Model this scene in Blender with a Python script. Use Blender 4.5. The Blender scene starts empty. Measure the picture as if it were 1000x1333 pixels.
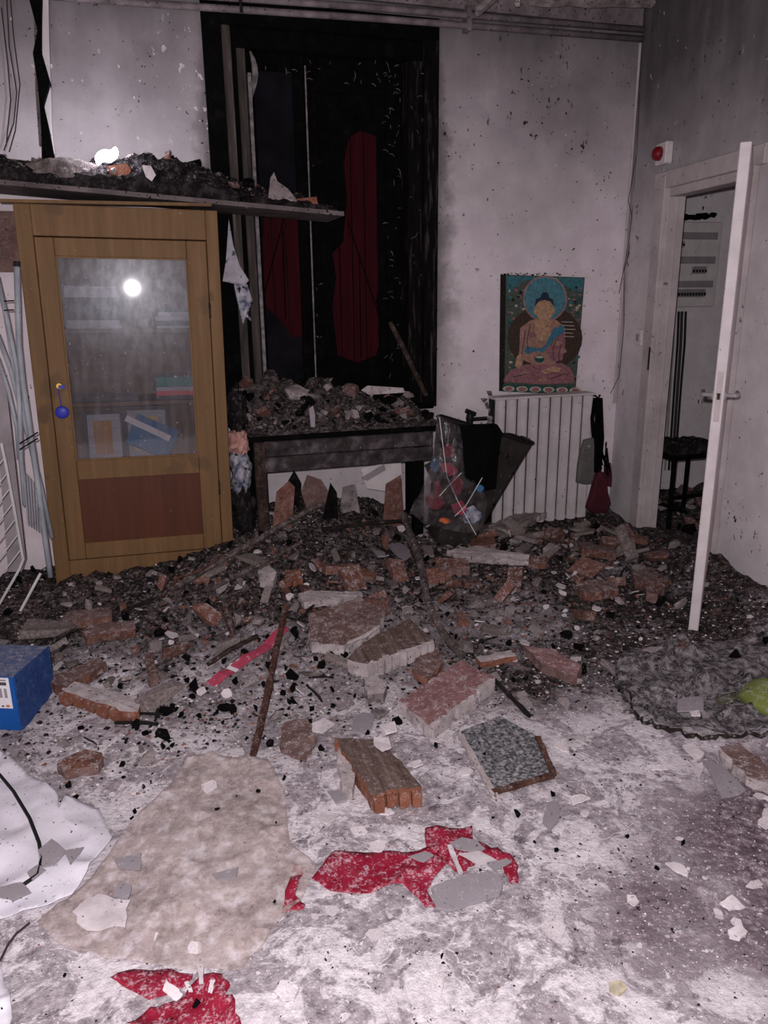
import bpy, bmesh, math, random
import numpy as np
from mathutils import Vector, Matrix, Euler
R = math.radians
scene = bpy.context.scene
col = scene.collection

# ------------------------------------------------------------------ camera, world, flash, exposure
F, CAM_H = 1000.0, 1.45
YAW, PITCH, ROLL = R(17), R(-16), R(0.66)
_fw = Vector((math.sin(YAW)*math.cos(PITCH), math.cos(YAW)*math.cos(PITCH), math.sin(PITCH)))
_r = Vector((math.cos(YAW), -math.sin(YAW), 0)); _u = _r.cross(_fw)
_r2 = _r*math.cos(ROLL) - _u*math.sin(ROLL); _u2 = _r*math.sin(ROLL) + _u*math.cos(ROLL)
CAM = Vector((0, 0, CAM_H))
cd = bpy.data.cameras.new('camera'); cam = bpy.data.objects.new('camera', cd); col.objects.link(cam)
mw = Matrix((( _r2.x, _u2.x, -_fw.x, 0), (_r2.y, _u2.y, -_fw.y, 0), (_r2.z, _u2.z, -_fw.z, CAM_H), (0, 0, 0, 1)))
cam.matrix_world = mw
cd.sensor_fit = 'VERTICAL'; cd.sensor_height = 36.0; cd.lens = 36.0*F/1333.0; cd.clip_start = 0.05
scene.camera = cam
scene.view_settings.view_transform = 'Standard'; scene.view_settings.look = 'None'
scene.view_settings.gamma = 1; scene.view_settings.use_curve_mapping = False
scene.view_settings.exposure = 0.0
wd = bpy.data.worlds.new('world'); scene.world = wd; wd.use_nodes = True
wd.node_tree.nodes['Background'].inputs[0].default_value = (0.9, 0.80, 0.86, 1)
wd.node_tree.nodes['Background'].inputs[1].default_value = 0.06
ld = bpy.data.lights.new('phone_flash', 'POINT'); ld.energy = 235; ld.shadow_soft_size = 0.013
ld.color = (1.0, 0.955, 0.975)
lo = bpy.data.objects.new('phone_flash', ld); col.objects.link(lo); lo.location = (-0.035, 0.01, CAM_H + 0.06)

# ------------------------------------------------------------------ finding where things stand
def ray(px, py): return _r2*((px-500)/F) - _u2*((py-666.5)/F) + _fw
def on_y(px, py, Y): d = ray(px, py); return CAM + d*(Y/d.y)
def on_z(px, py, z): d = ray(px, py); return CAM + d*((z-CAM_H)/d.z)
YB = 4.25                                     # back wall
CORNER = Vector((2.855, YB, 0)); RD = Vector((-.13, -1, 0)).normalized(); RN = Vector((RD.y, -RD.x, 0))  # right wall: along, into the room
def rw(s, off, z): return CORNER + RD*s + RN*off + Vector((0, 0, z))
def on_right(px, py, off=0):
    d = ray(px, py); p = CORNER + RN*off
    return CAM + d*((p-CAM).dot(RN)/d.dot(RN))

# ------------------------------------------------------------------ noise
_rs = np.random.RandomState(7); _perm = _rs.rand(256, 256)
def vnoise(x, y):
    x = np.asarray(x, float); y = np.asarray(y, float)
    xi = np.floor(x).astype(int); yi = np.floor(y).astype(int); fx = x-xi; fy = y-yi
    fx = fx*fx*(3-2*fx); fy = fy*fy*(3-2*fy)
    g = lambda a, b: _perm[a % 256, b % 256]
    return (g(xi, yi)*(1-fx)+g(xi+1, yi)*fx)*(1-fy)+(g(xi, yi+1)*(1-fx)+g(xi+1, yi+1)*fx)*fy
def fbm(x, y, o=5):
    s = 0; a = .5; t = 0
    for i in range(o):
        s = s+a*vnoise(x*2**i+17.3*i, y*2**i+5.1*i); t += a; a *= .55
    return s/t
def sst(a, b, x): t = np.clip((x-a)/(b-a), 0, 1); return t*t*(3-2*t)
def gau(x, y, cx, cy, sx, sy): return np.exp(-((x-cx)/sx)**2-((y-cy)/sy)**2)
def height(x, y):
    x = np.asarray(x, float); y = np.asarray(y, float)
    h = .004 + .05*sst(2.3, 3.5, y)
    h = h + .27*gau(x, y, .85, 4.15, .62, .48) + .07*gau(x, y, .38, 3.72, .3, .25) + .05*gau(x, y, -.2, 3.75, .9, .45)
    h = h + .05*gau(x, y, 2.05, 3.5, .6, .45) + .05*gau(x, y, .7, 3.1, .6, .4)
    h = h + .11*sst(.36, 0, (2.83-.13*(YB-y)-x))*sst(1.7, 2.3, y)*sst(3.7, 3.0, y)
    n = fbm(x*5+3, y*5+9, 5)-.5
    h = h + n*(.012+.085*sst(2.2, 3.3, y)) + (fbm(x*22, y*22, 3)-.5)*(.004+.03*sst(2.3, 3.2, y))
    return np.maximum(h, .002)
def hz(x, y): return float(height(x, y))
def fp(px, py, dz=0):
    z = .02
    for i in range(12):
        p = on_z(px, py, z+dz); z = .5*z+.5*hz(p.x, p.y)
    return on_z(px, py, z+dz)

# ------------------------------------------------------------------ materials
def lin(c):
    if isinstance(c, str):
        c = tuple(int(c[i:i+2], 16)/255 for i in (1, 3, 5))
    return tuple(v/12.92 if v <= .04045 else ((v+.055)/1.055)**2.4 for v in c)+(1,)
MATS = {}
class NT:
    def __init__(s, name):
        s.m = bpy.data.materials.new(name); s.m.use_nodes = True; s.t = s.m.node_tree; s.t.nodes.clear()
        s.out = s.n('ShaderNodeOutputMaterial'); MATS[name] = s.m
    def n(s, typ, **k):
        nd = s.t.nodes.new(typ)
        for a, b in k.items(): setattr(nd, a, b)
        return nd
    def l(s, a, b): s.t.links.new(a, b)
    def coord(s, which='Object'):
        if not hasattr(s, '_c'): s._c = s.n('ShaderNodeTexCoord')
        return s._c.outputs[which]
    def noise(s, scale, detail=5, rough=.55, vec=None, stretch=None, dist=0):
        nd = s.n('ShaderNodeTexNoise'); nd.inputs['Scale'].default_value = scale; nd.inputs['Detail'].default_value = detail
        nd.inputs['Roughness'].default_value = rough; nd.inputs['Distortion'].default_value = dist
        v = vec or s.coord()
        if stretch:
            mp = s.n('ShaderNodeMapping'); mp.inputs['Scale'].default_value = stretch; s.l(v, mp.inputs[0]); v = mp.outputs[0]
        s.l(v, nd.inputs['Vector']); return nd.outputs['Fac']
    def ramp(s, fac, stops, interp='LINEAR'):
        nd = s.n('ShaderNodeValToRGB'); e = nd.color_ramp.elements; nd.color_ramp.interpolation = interp
        while len(e) < len(stops): e.new(.5)
        for i, (p, c) in enumerate(stops):
            e[i].position = p; e[i].color = lin(c) if not isinstance(c, (int, float)) else (c, c, c, 1)
        s.l(fac, nd.inputs[0]); return nd.outputs[0]
    def mix(s, fac, a, b, mode='MIX'):
        nd = s.n('ShaderNodeMix', data_type='RGBA', blend_type=mode)
        for v, i in ((fac, 0), (a, 6), (b, 7)):
            if isinstance(v, (int, float)): nd.inputs[i].default_value = v if i == 0 else (v, v, v, 1)
            elif isinstance(v, (str, tuple)): nd.inputs[i].default_value = lin(v)
            else: s.l(v, nd.inputs[i])
        return nd.outputs[2]
    def math(s, op, a, b=0., c=None):
        nd = s.n('ShaderNodeMath', operation=op)
        for i, v in enumerate((a, b) + ((c,) if c is not None else ())):
            if isinstance(v, (int, float)): nd.inputs[i].default_value = v
            else: s.l(v, nd.inputs[i])
        return nd.outputs[0]
    def mr(s, v, a, b, c=0., d=1.):
        nd = s.n('ShaderNodeMapRange', interpolation_type='SMOOTHSTEP')
        for i, w in enumerate((v, a, b, c, d)):
            if isinstance(w, (int, float)): nd.inputs[i].default_value = w
            else: s.l(w, nd.inputs[i])
        return nd.outputs[0]
    def bump(s, h, strength=.4, dist=.01):
        nd = s.n('ShaderNodeBump'); nd.inputs['Strength'].default_value = strength; nd.inputs['Distance'].default_value = dist
        s.l(h, nd.inputs['Height']); return nd.outputs[0]
    def princ(s, color, rough=.85, metal=0., normal=None, spec=.3, **k):
        p = s.n('ShaderNodeBsdfPrincipled')
        for v, i in ((color, 'Base Color'), (rough, 'Roughness'), (metal, 'Metallic'), (spec, 'Specular IOR Level')):
            if isinstance(v, (int, float)) : p.inputs[i].default_value = v
            elif isinstance(v, (str, tuple)): p.inputs[i].default_value = lin(v)
            else: s.l(v, p.inputs[i])
        if normal is not None: s.l(normal, p.inputs['Normal'])
        s.l(p.outputs[0], s.out.inputs[0]); return p

def mat(name, stops, scale=8, detail=6, rough=.85, bump=.35, bscale=70, bdist=.004, metal=0., specks=(), rand=0., stretch=None, spec=.3, dust=0., dustc='#b3a8ab'):
    """mottled surface: noise through a ramp, specks of dust or soot, fine relief"""
    s = NT(name)
    if isinstance(stops, str): stops = [(0, stops), (1, stops)]
    vec = None
    if rand:
        oi = s.n('ShaderNodeObjectInfo'); va = s.n('ShaderNodeVectorMath', operation='ADD'); s.l(s.coord(), va.inputs[0])
        mm = s.math('MULTIPLY', oi.outputs['Random'], 37.); s.l(mm, va.inputs[1]); vec = va.outputs[0]
    c = s.ramp(s.noise(scale, detail, vec=vec, stretch=stretch), stops)
    for (sc, thr, colr) in specks:
        c = s.mix(s.mr(s.noise(sc, 3, vec=vec), thr, thr+.05), c, colr)
    if rand:
        hs = s.n('ShaderNodeHueSaturation'); s.l(c, hs.inputs['Color'])
        s.l(s.math('MULTIPLY_ADD', oi.outputs['Random'], 2*rand, 1-rand), hs.inputs['Value']); c = hs.outputs[0]
    if dust:                                   # dust lies on what faces up, in fine specks
        ge = s.n('ShaderNodeNewGeometry'); sp = s.n('ShaderNodeSeparateXYZ'); s.l(ge.outputs['Normal'], sp.inputs[0])
        wn = s.noise(38, 8, .75, vec=ge.outputs['Position']); w2 = s.noise(150, 4, .7, vec=ge.outputs['Position'])
        dm = s.math('MULTIPLY', s.mr(s.math('ADD', wn, s.math('MULTIPLY', s.math('SUBTRACT', w2, .5), .7)), .62-.26*dust, .78-.26*dust), s.mr(sp.outputs[2], -.1, .7, .3, 1.))
        c = s.mix(s.math('MULTIPLY', dm, min(1., .45+.5*dust)), c, dustc)
        c = s.mix(s.mr(s.noise(85, 3, .6, vec=ge.outputs['Position']), .665, .69), c, '#191314')
    s.princ(c, rough, metal, s.bump(s.noise(bscale, 4, vec=vec), bump, bdist) if bump else None, spec)
    return s.m

DUST = '#cfc3c8'; SOOT = '#0d0b0c'
# walls: pale paint under soot that thickens towards the ceiling, with chips and specks
def wall_mat(name, base, soot_lo, soot_hi, strength, halo=None):
    s = NT(name)
    big = s.noise(1.6, 6); mid = s.noise(7, 6, .65); fine = s.noise(60, 4)
    c = s.mix(s.mr(mid, .3, .75), base[0], base[1])
    xyz = s.n('ShaderNodeSeparateXYZ'); s.l(s.coord(), xyz.inputs[0])
    zz = s.math('ADD', xyz.outputs[2], s.math('MULTIPLY', s.math('SUBTRACT', big, .5), 1.1))
    so = s.math('MULTIPLY', s.mr(zz, soot_lo, soot_hi), strength)
    streak = s.noise(9, 5, .6, stretch=(1, 1, .12))
    so = s.math('MULTIPLY', so, s.mr(streak, .1, .7, .9, 1.04))
    if halo:
        x0, x1 = halo
        hx = s.math('ABSOLUTE', s.math('SUBTRACT', xyz.outputs[0], (x0+x1)/2))
        hm = s.mr(s.math('ADD', hx, s.math('MULTIPLY', s.math('SUBTRACT', mid, .5), .2)), (x1-x0)/2-.02, (x1-x0)/2+.16, .75, 0)
        so = s.math('MAXIMUM', so, s.math('MULTIPLY', hm, s.mr(xyz.outputs[2], .5, 1.6, .35, 1.)))
    c = s.mix(so, c, '#2b2526')
    c = s.mix(s.math('MULTIPLY', s.mr(s.noise(16, 4, .6), .63, .72), .12), c, '#3a3032')
    c = s.mix(s.mr(s.noise(46, 2, .5), .715, .74), c, '#221c1b')
    chip = s.math('MULTIPLY', s.mr(s.noise(24, 2, .5, stretch=(1, 1, .7)), .70, .72), s.mr(big, .45, .6))
    c = s.mix(chip, c, '#d8cfd0')
    c = s.mix(s.math('MULTIPLY', s.mr(s.noise(34, 4, .65, stretch=(1, 1, .7)), .62, .65), s.mr(s.noise(2.2, 3), .56, .64)), c, '#2a2222')
    if halo:
        nz = s.math('MULTIPLY', s.mr(s.noise(26, 3, .55, stretch=(1, 1, .6)), .62, .64), s.math('MULTIPLY', s.mr(xyz.outputs[0], .05, .3), s.mr(xyz.outputs[0], .46, .5, 1, 0)))
        c = s.mix(s.math('MULTIPLY', nz, s.mr(s.noise(4, 3), .42, .56)), c, '#d9cfd0')
    s.princ(c, .8, 0, s.bump(s.math('ADD', mid, s.math('MULTIPLY', fine, .3)), .25, .01), .25)
    return s.m
wall_mat('plaster_back', ('#dacdd3', '#ebdfe5'), 1.45, 3.1, .86, (.40, 1.64))
wall_mat('plaster_right', ('#c8bfc3', '#d9d1d5'), 1.35, 2.75, .86)
wall_mat('plaster_corridor', ('#d8cdcf', '#e8dee0'), 2.1, 3.4, .5)
wall_mat('plaster_side', ('#cfc5c9', '#ddd4d8'), 1.2, 2.9, .85)
mat('ceiling_soot', [(.3, '#3d3534'), (.7, '#7d706e')], 6)
mat('floor_tile', [(.3, '#8f898d'), (.7, '#a49da2')], 3, rough=.6)
mat('char', [(.3, '#040304'), (.6, '#0a090a'), (.85, '#1b1819')], 14, bump=.9, bscale=45, bdist=.012, rough=.9, spec=.08, specks=((110, .73, '#4f494b'),))
mat('char_soft', [(.25, '#0b090a'), (.5, '#1d191a'), (.75, '#423b3d')], 22, bump=.8, bscale=70, bdist=.01, rough=.95, spec=.1, dust=.35, dustc='#7d7375')
mat('ash_grey', [(.25, '#171314'), (.5, '#3c3433'), (.75, '#665b5b')], 26, bump=.9, bscale=70, bdist=.012, rough=.95, spec=.1, specks=((30, .66, '#5c4038'),), dust=.5, dustc='#857a7b')
mat('apron_soot', [(.25, '#1b1718'), (.5, '#3b3536'), (.75, '#6b6264')], 14, bump=.5, bscale=60, rough=.9, spec=.1, specks=((90, .68, '#9a9092'),))
mat('char_wood', [(.3, '#060505'), (.56, '#110e0e'), (.75, '#4a4242')], 9, bump=.9, bscale=25, bdist=.012, stretch=(5, 5, .6), rough=.9, spec=.1)
mat('window_left_wood', [(.3, '#211c1b'), (.6, '#4d4441'), (.8, '#8a7f7b')], 9, stretch=(4, 4, .35), bump=.6, bscale=30)
mat('slate_panel', [(.3, '#0c0b0f'), (.7, '#1b191f')], 9, rough=.9, spec=.08, specks=((60, .70, '#3b363c'),))
mat('red_board', [(.3, '#2c0a0f'), (.7, '#3b1017')], 6, stretch=(6, 6, .5), rough=.9, bump=.25, spec=.08, specks=((50, .67, '#120608'),))
mat('paint_white', [(.3, '#bfb5b7'), (.7, '#d6cccf')], 9, rough=.65, specks=((35, .68, '#6b6061'), (120, .72, '#221c1c')), bump=.15)
mat('paint_frame', [(.3, '#a99d9d'), (.7, '#c5b9ba')], 7, rough=.7, specks=((35, .66, '#6b5f5f'), (120, .70, '#221c1c')), bump=.15)
mat('flake_paint', [(.3, '#4f484a'), (.7, '#9a9194')], 30, rough=.8, bump=.2)
mat('pipe_dirty', [(.3, '#5b5153'), (.7, '#8d8184')], 12, rough=.8, specks=((70, .62, '#2b2425'),))
mat('oak', [(.25, '#654a2f'), (.55, '#745637'), (.8, '#836443')], 5, stretch=(7, 7, .45), rough=.6, bump=.12, bscale=40, specks=((85, .72, '#c0b3a2'), (110, .72, '#1f150c'), (4, .60, '#634a31')), spec=.25)
mat('oak_dark', [(.3, '#4a2413'), (.7, '#5a2f1b')], 4, stretch=(9, 9, .35), rough=.6, bump=.12, specks=((90, .73, '#b9a99a'),))
mat('oak_inside', [(.3, '#5f483b'), (.7, '#745a4a')], 5, stretch=(.6, 5, 5), rough=.8)
mat('brass', '#b08d3e', rough=.4, metal=.9, bump=0)
mat('blue_plastic', [(.3, '#2a2f9c'), (.7, '#333bb0')], rough=.4, bump=0)
mat('rust', [(.25, '#2b1812'), (.5, '#4a2e25'), (.75, '#6d4f44')], 24, rough=.95, bump=.7, bscale=90, specks=((40, .62, '#120d0c'),), dust=.3)
mat('rod_grey', [(.3, '#2c2422'), (.55, '#574b48'), (.8, '#8d8180')], 20, rough=.95, bump=.7, bscale=90, dust=.4)
mat('rust_dark', [(.3, '#17100e'), (.55, '#32231e'), (.8, '#584741')], 26, rough=.95, bump=.7, bscale=90, dust=.3)
mat('char_stick', [(.3, '#0a0808'), (.6, '#241d1b'), (.8, '#6b605e')], 16, rough=.9, bump=.8, bscale=60, rand=.3)
mat('steel_tube', [(.3, '#83868e'), (.7, '#a9acb3')], 9, rough=.5, bump=.1, specks=((50, .68, '#5a5a60'),))
mat('white_wire', [(.3, '#b9b4b4'), (.7, '#dcd6d4')], 9, rough=.5, bump=.1)
mat('black_wire', '#141213', rough=.6, bump=.1)
mat('wire_dark', '#3a3032', rough=.7, bump=.1)
mat('board_lam', [(.3, '#4a4141'), (.7, '#766a6b')], 9, rough=.85, specks=((60, .60, '#1b1515'),))
mat('terracotta', [(.25, '#4e332c'), (.5, '#6e463b'), (.8, '#84604f')], 14, rough=.95, bump=.5, bscale=120, specks=((45, .62, '#3a2a27'),), rand=.35, dust=.55)
mat('terracotta_bright', [(.3, '#6b4032'), (.7, '#88543f')], 16, rough=.95, bump=.4, bscale=120, specks=((60, .66, '#4a2c22'),), dust=.45)
mat('brick_dull', [(.25, '#53403c'), (.55, '#6e534e'), (.85, '#8d7a76')], 10, rough=.95, bump=.5, bscale=110, dust=.5)
mat('brick_rose', [(.25, '#74504f'), (.55, '#8b6263'), (.85, '#a58384')], 10, rough=.95, bump=.5, bscale=110, dust=.5, dustc='#c4b6b9')
mat('brick_brown', [(.25, '#44352f'), (.55, '#63504a'), (.85, '#857470')], 6, stretch=(14, 1, 1), rough=.95, bump=.5, bscale=110, dust=.3)
mat('mortar', [(.25, '#8d8182'), (.6, '#b7abac'), (.85, '#cdc2c4')], 18, rough=.95, bump=.6, bscale=110, specks=((60, .62, '#6a5e5e'),), dust=.3, dustc='#d5cace')
mat('plaster_bit', [(.25, '#5f5454'), (.5, '#8d8182'), (.8, '#b5a9aa')], 18, rough=.95, bump=.5, bscale=130, specks=((50, .60, '#5b4d4b'),), rand=.38, dust=.3)
mat('flake_bit', [(.3, '#b5aaae'), (.7, '#e2d8dc')], 16, rough=.85, bump=.3, specks=((70, .68, '#6b6163'),), rand=.2, dust=.2, dustc='#d8ced3')
mat('coal', [(.3, '#060505'), (.6, '#100e0e'), (.85, '#2c2728')], 30, rough=.9, bump=.9, bscale=90, bdist=.006, rand=.5, spec=.1, dust=.15, dustc='#7a7072')
mat('grey_tile', [(.3, '#8a8287'), (.7, '#989096')], 4, rough=.6, bump=.05, dust=.22, dustc='#c9bfc5')
mat('white_sheet', [(.3, '#cfc9d4'), (.6, '#ded8e2')], 4, rough=.8, bump=.15, dust=.12, dustc='#a89ea2')
mat('paper', [(.3, '#c4b9bb'), (.7, '#dcd2d3')], 9, rough=.9, bump=.1, specks=((60, .7, '#8d8081'),))
mat('red_film', [(.2, '#6d0d22'), (.5, '#8b1630'), (.8, '#9a2a44')], 12, rough=.5, bump=.5, bscale=26, bdist=.008, dust=.48, dustc='#cdb0bb')
mat('pink_wrap', [(.3, '#a62f4c'), (.7, '#c55a72')], 14, rough=.4, bump=.3, specks=((40, .62, '#d8b9c0'),))
mat('blue_card', [(.3, '#0b4588'), (.7, '#0f509a')], 6, rough=.6, bump=.1, specks=((120, .70, '#9fb3d2'),))
mat('blue_card_dusty', [(.3, '#3f5078'), (.55, '#5d6784'), (.8, '#837f8e')], 18, rough=.9, bump=.3, stretch=(1, 3, 1), dust=.5, dustc='#a39ca8')
mat('blue_card_side', [(.3, '#1b3568'), (.7, '#2c4880')], 16, rough=.8, bump=.2, dust=.35, dustc='#8d93b0')
mat('ink_grey', '#4a4548', rough=.9, bump=0)
mat('ink_orange', '#c4673a', rough=.9, bump=0)
mat('label_white', '#d9d5da', rough=.8, bump=0)
mat('red_plastic', [(.3, '#6f0d15'), (.7, '#851520')], rough=.45, bump=0)
mat('white_plastic', [(.3, '#c9bfc0'), (.7, '#ddd4d4')], 12, rough=.5, bump=.05, specks=((60, .66, '#6b6060'),))
mat('grey_plastic', [(.3, '#847b7f'), (.7, '#9d9498')], 12, rough=.6, bump=.05)
mat('black_plastic', [(.3, '#0c0b0c'), (.7, '#1d1a1b')], 12, rough=.6, bump=.2)
mat('black_cloth', [(.3, '#020202'), (.7, '#070707')], 12, rough=.9, spec=.1, bump=.5, specks=((80, .74, '#4a4648'),))
mat('basket_cloth', [(.3, '#262221'), (.7, '#3a3433')], 14, rough=.95, bump=.4, spec=.1, specks=((60, .65, '#5a5251'), (9, .60, '#100d0e')))
mat('grey_bag', [(.3, '#5b5655'), (.7, '#6e6968')], 14, rough=.95, bump=.3, specks=((60, .66, '#3f3a3a'),))
mat('wine_bag', [(.3, '#3f1720'), (.7, '#521f2b')], 14, rough=.9, bump=.3, specks=((60, .64, '#221014'),))
mat('rag', [(.3, '#8d8690'), (.7, '#b9b2bb')], 14, rough=.9, bump=.4, specks=((30, .6, '#4e5a66'),))
mat('rag_dusty', [(.3, '#3d3534'), (.5, '#6b605f'), (.7, '#8d8180')], 16, rough=.95, bump=.8, bscale=30, bdist=.02, dust=.3)
mat('rag_blue', [(.35, '#2c3350'), (.5, '#8b8a98'), (.65, '#b9b3b8')], 26, rough=.9, bump=.5, specks=((20, .6, '#1a1618'),))
mat('rag_pink', [(.3, '#a5726a'), (.7, '#c79d95')], 12, rough=.9, bump=.4)
mat('lime_cloth', [(.3, '#59622f'), (.6, '#7d8845'), (.8, '#9a9f68')], 9, rough=.95, bump=.4, bscale=90, specks=((22, .62, '#3a3729'),), dust=.42)
mat('burnt_rug', [(.3, '#211d1e'), (.47, '#4b4547'), (.62, '#877f83')], 34, rough=.95, bump=.9, bscale=55, bdist=.012, specks=((38, .62, '#0c0a0b'),), dust=.5, dustc='#9a9195')
mat('rug_green', [(.3, '#3c3d2c'), (.7, '#5c5d42')], 14, rough=.95, bump=.6, dust=.5)
mat('burnt_edge', [(.3, '#0d0a09'), (.6, '#2c221d'), (.85, '#57483f')], 22, rough=.95, bump=.9, bscale=60, bdist=.01, dust=.4)
mat('book_teal', '#2f6f6a', rough=.6, bump=.1); mat('book_red', '#c04a4a', rough=.6, bump=.1); mat('book_white', [(.3, '#8d868b'), (.7, '#b0a9ae')], 30, stretch=(.3, .3, 8), rough=.8, bump=.1)
mat('book_dark', '#4a4446', rough=.7, bump=.1); mat('book_yellow', '#d2ae5a', rough=.7, bump=.1); mat('book_blue', '#3a6a93', rough=.6, bump=.1); mat('art_orange', '#a5713f', rough=.7, bump=.1)
for nm, c in dict(p_teal='#44828c', p_green='#5c675f', p_brown='#4b3a31', p_halo='#5b93a3', p_pink='#b98a84', p_rose='#a8737a', p_robe='#b98e7c', p_skin='#d0a585', p_hair='#2b3a4c', p_blue='#4585a0', p_dkteal='#1f5a5c', p_cream='#d8cbb2', p_dark='#241c19', p_ink='#e6dcd0').items():
    mat(nm, [(.3, tuple(v*.70 for v in (int(c[i:i+2], 16)/255 for i in (1, 3, 5)))), (.7, tuple(v*.95 for v in (int(c[i:i+2], 16)/255 for i in (1, 3, 5))))], 55, rough=.6, bump=0, specks=((45, .68, '#4a4038'), (60, .69, '#8d7d6d')))

def film(name, tint, opac, dust, rough=.25, sc=1.):
    s = NT(name)
    tr = s.n('ShaderNodeBsdfTransparent'); tr.inputs[0].default_value = lin(tint)
    p = s.n('ShaderNodeBsdfPrincipled'); p.inputs['Roughness'].default_value = rough
    s.l(s.ramp(s.noise(18*sc, 8, .65), dust), p.inputs['Base Color']); s.l(s.bump(s.noise(30, 4), .4, .006), p.inputs['Normal'])
    mx = s.n('ShaderNodeMixShader'); s.l(s.mr(s.noise(9*sc, 8, .7), .36, .66, opac[0], opac[1]), mx.inputs[0])
    s.l(tr.outputs[0], mx.inputs[1]); s.l(p.outputs[0], mx.inputs[2]); s.l(mx.outputs[0], s.out.inputs[0])
film('clear_film', '#f4f2f2', (.08, .30), [(.3, '#4a4547'), (.7, '#8b8386')], .25)
film('beige_film', '#fefcfb', (.20, .62), [(.35, '#b7a5a1'), (.5, '#cebebc'), (.65, '#eae0e5')], .35, 1.5)
film('dark_film', '#a5adb0', (.40, .85), [(.36, '#45474a'), (.48, '#7a797c'), (.60, '#b9b1b6')], .7, 5.)
# cabinet pane: clear glass, dusty in streaks
s = NT('dusty_glass')
fr = s.n('ShaderNodeFresnel'); fr.inputs[0].default_value = 1.5
tr = s.n('ShaderNodeBsdfTransparent'); tr.inputs[0].default_value = (.86, .86, .88, 1)
g1 = s.n('ShaderNodeBsdfGlossy'); g1.inputs['Roughness'].default_value = .035
g2 = s.n('ShaderNodeBsdfGlossy'); g2.inputs['Roughness'].default_value = .27; g2.inputs['Color'].default_value = (.8, .82, .9, 1)
m0 = s.n('ShaderNodeMixShader'); s.l(s.mr(s.noise(14, 5, .7, stretch=(2, 1, 1)), .3, .75, .18, .38), m0.inputs[0]); s.l(g1.outputs[0], m0.inputs[1]); s.l(g2.outputs[0], m0.inputs[2])
m1 = s.n('ShaderNodeMixShader'); s.l(s.math('MULTIPLY', fr.outputs[0], 1.0), m1.inputs[0]); s.l(tr.outputs[0], m1.inputs[1]); s.l(m0.outputs[0], m1.inputs[2])
df = s.n('ShaderNodeBsdfDiffuse'); df.inputs[0].default_value = lin('#a79ea3')
m2 = s.n('ShaderNodeMixShader')
dst = s.math('ADD', s.mr(s.noise(7, 6, .7, stretch=(3, 1, .5)), .35, .8, .02, .17), s.mr(s.noise(60, 2), .70, .73, 0, .8))
s.l(dst, m2.inputs[0]); s.l(m1.outputs[0], m2.inputs[1]); s.l(df.outputs[0], m2.inputs[2]); s.l(m2.outputs[0], s.out.inputs[0])
# glowing lamp
s = NT('lamp_glow'); em = s.n('ShaderNodeEmission'); em.inputs[0].default_value = (.88, .9, 1, 1); em.inputs[1].default_value = 30; s.l(em.outputs[0], s.out.inputs[0])
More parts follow.
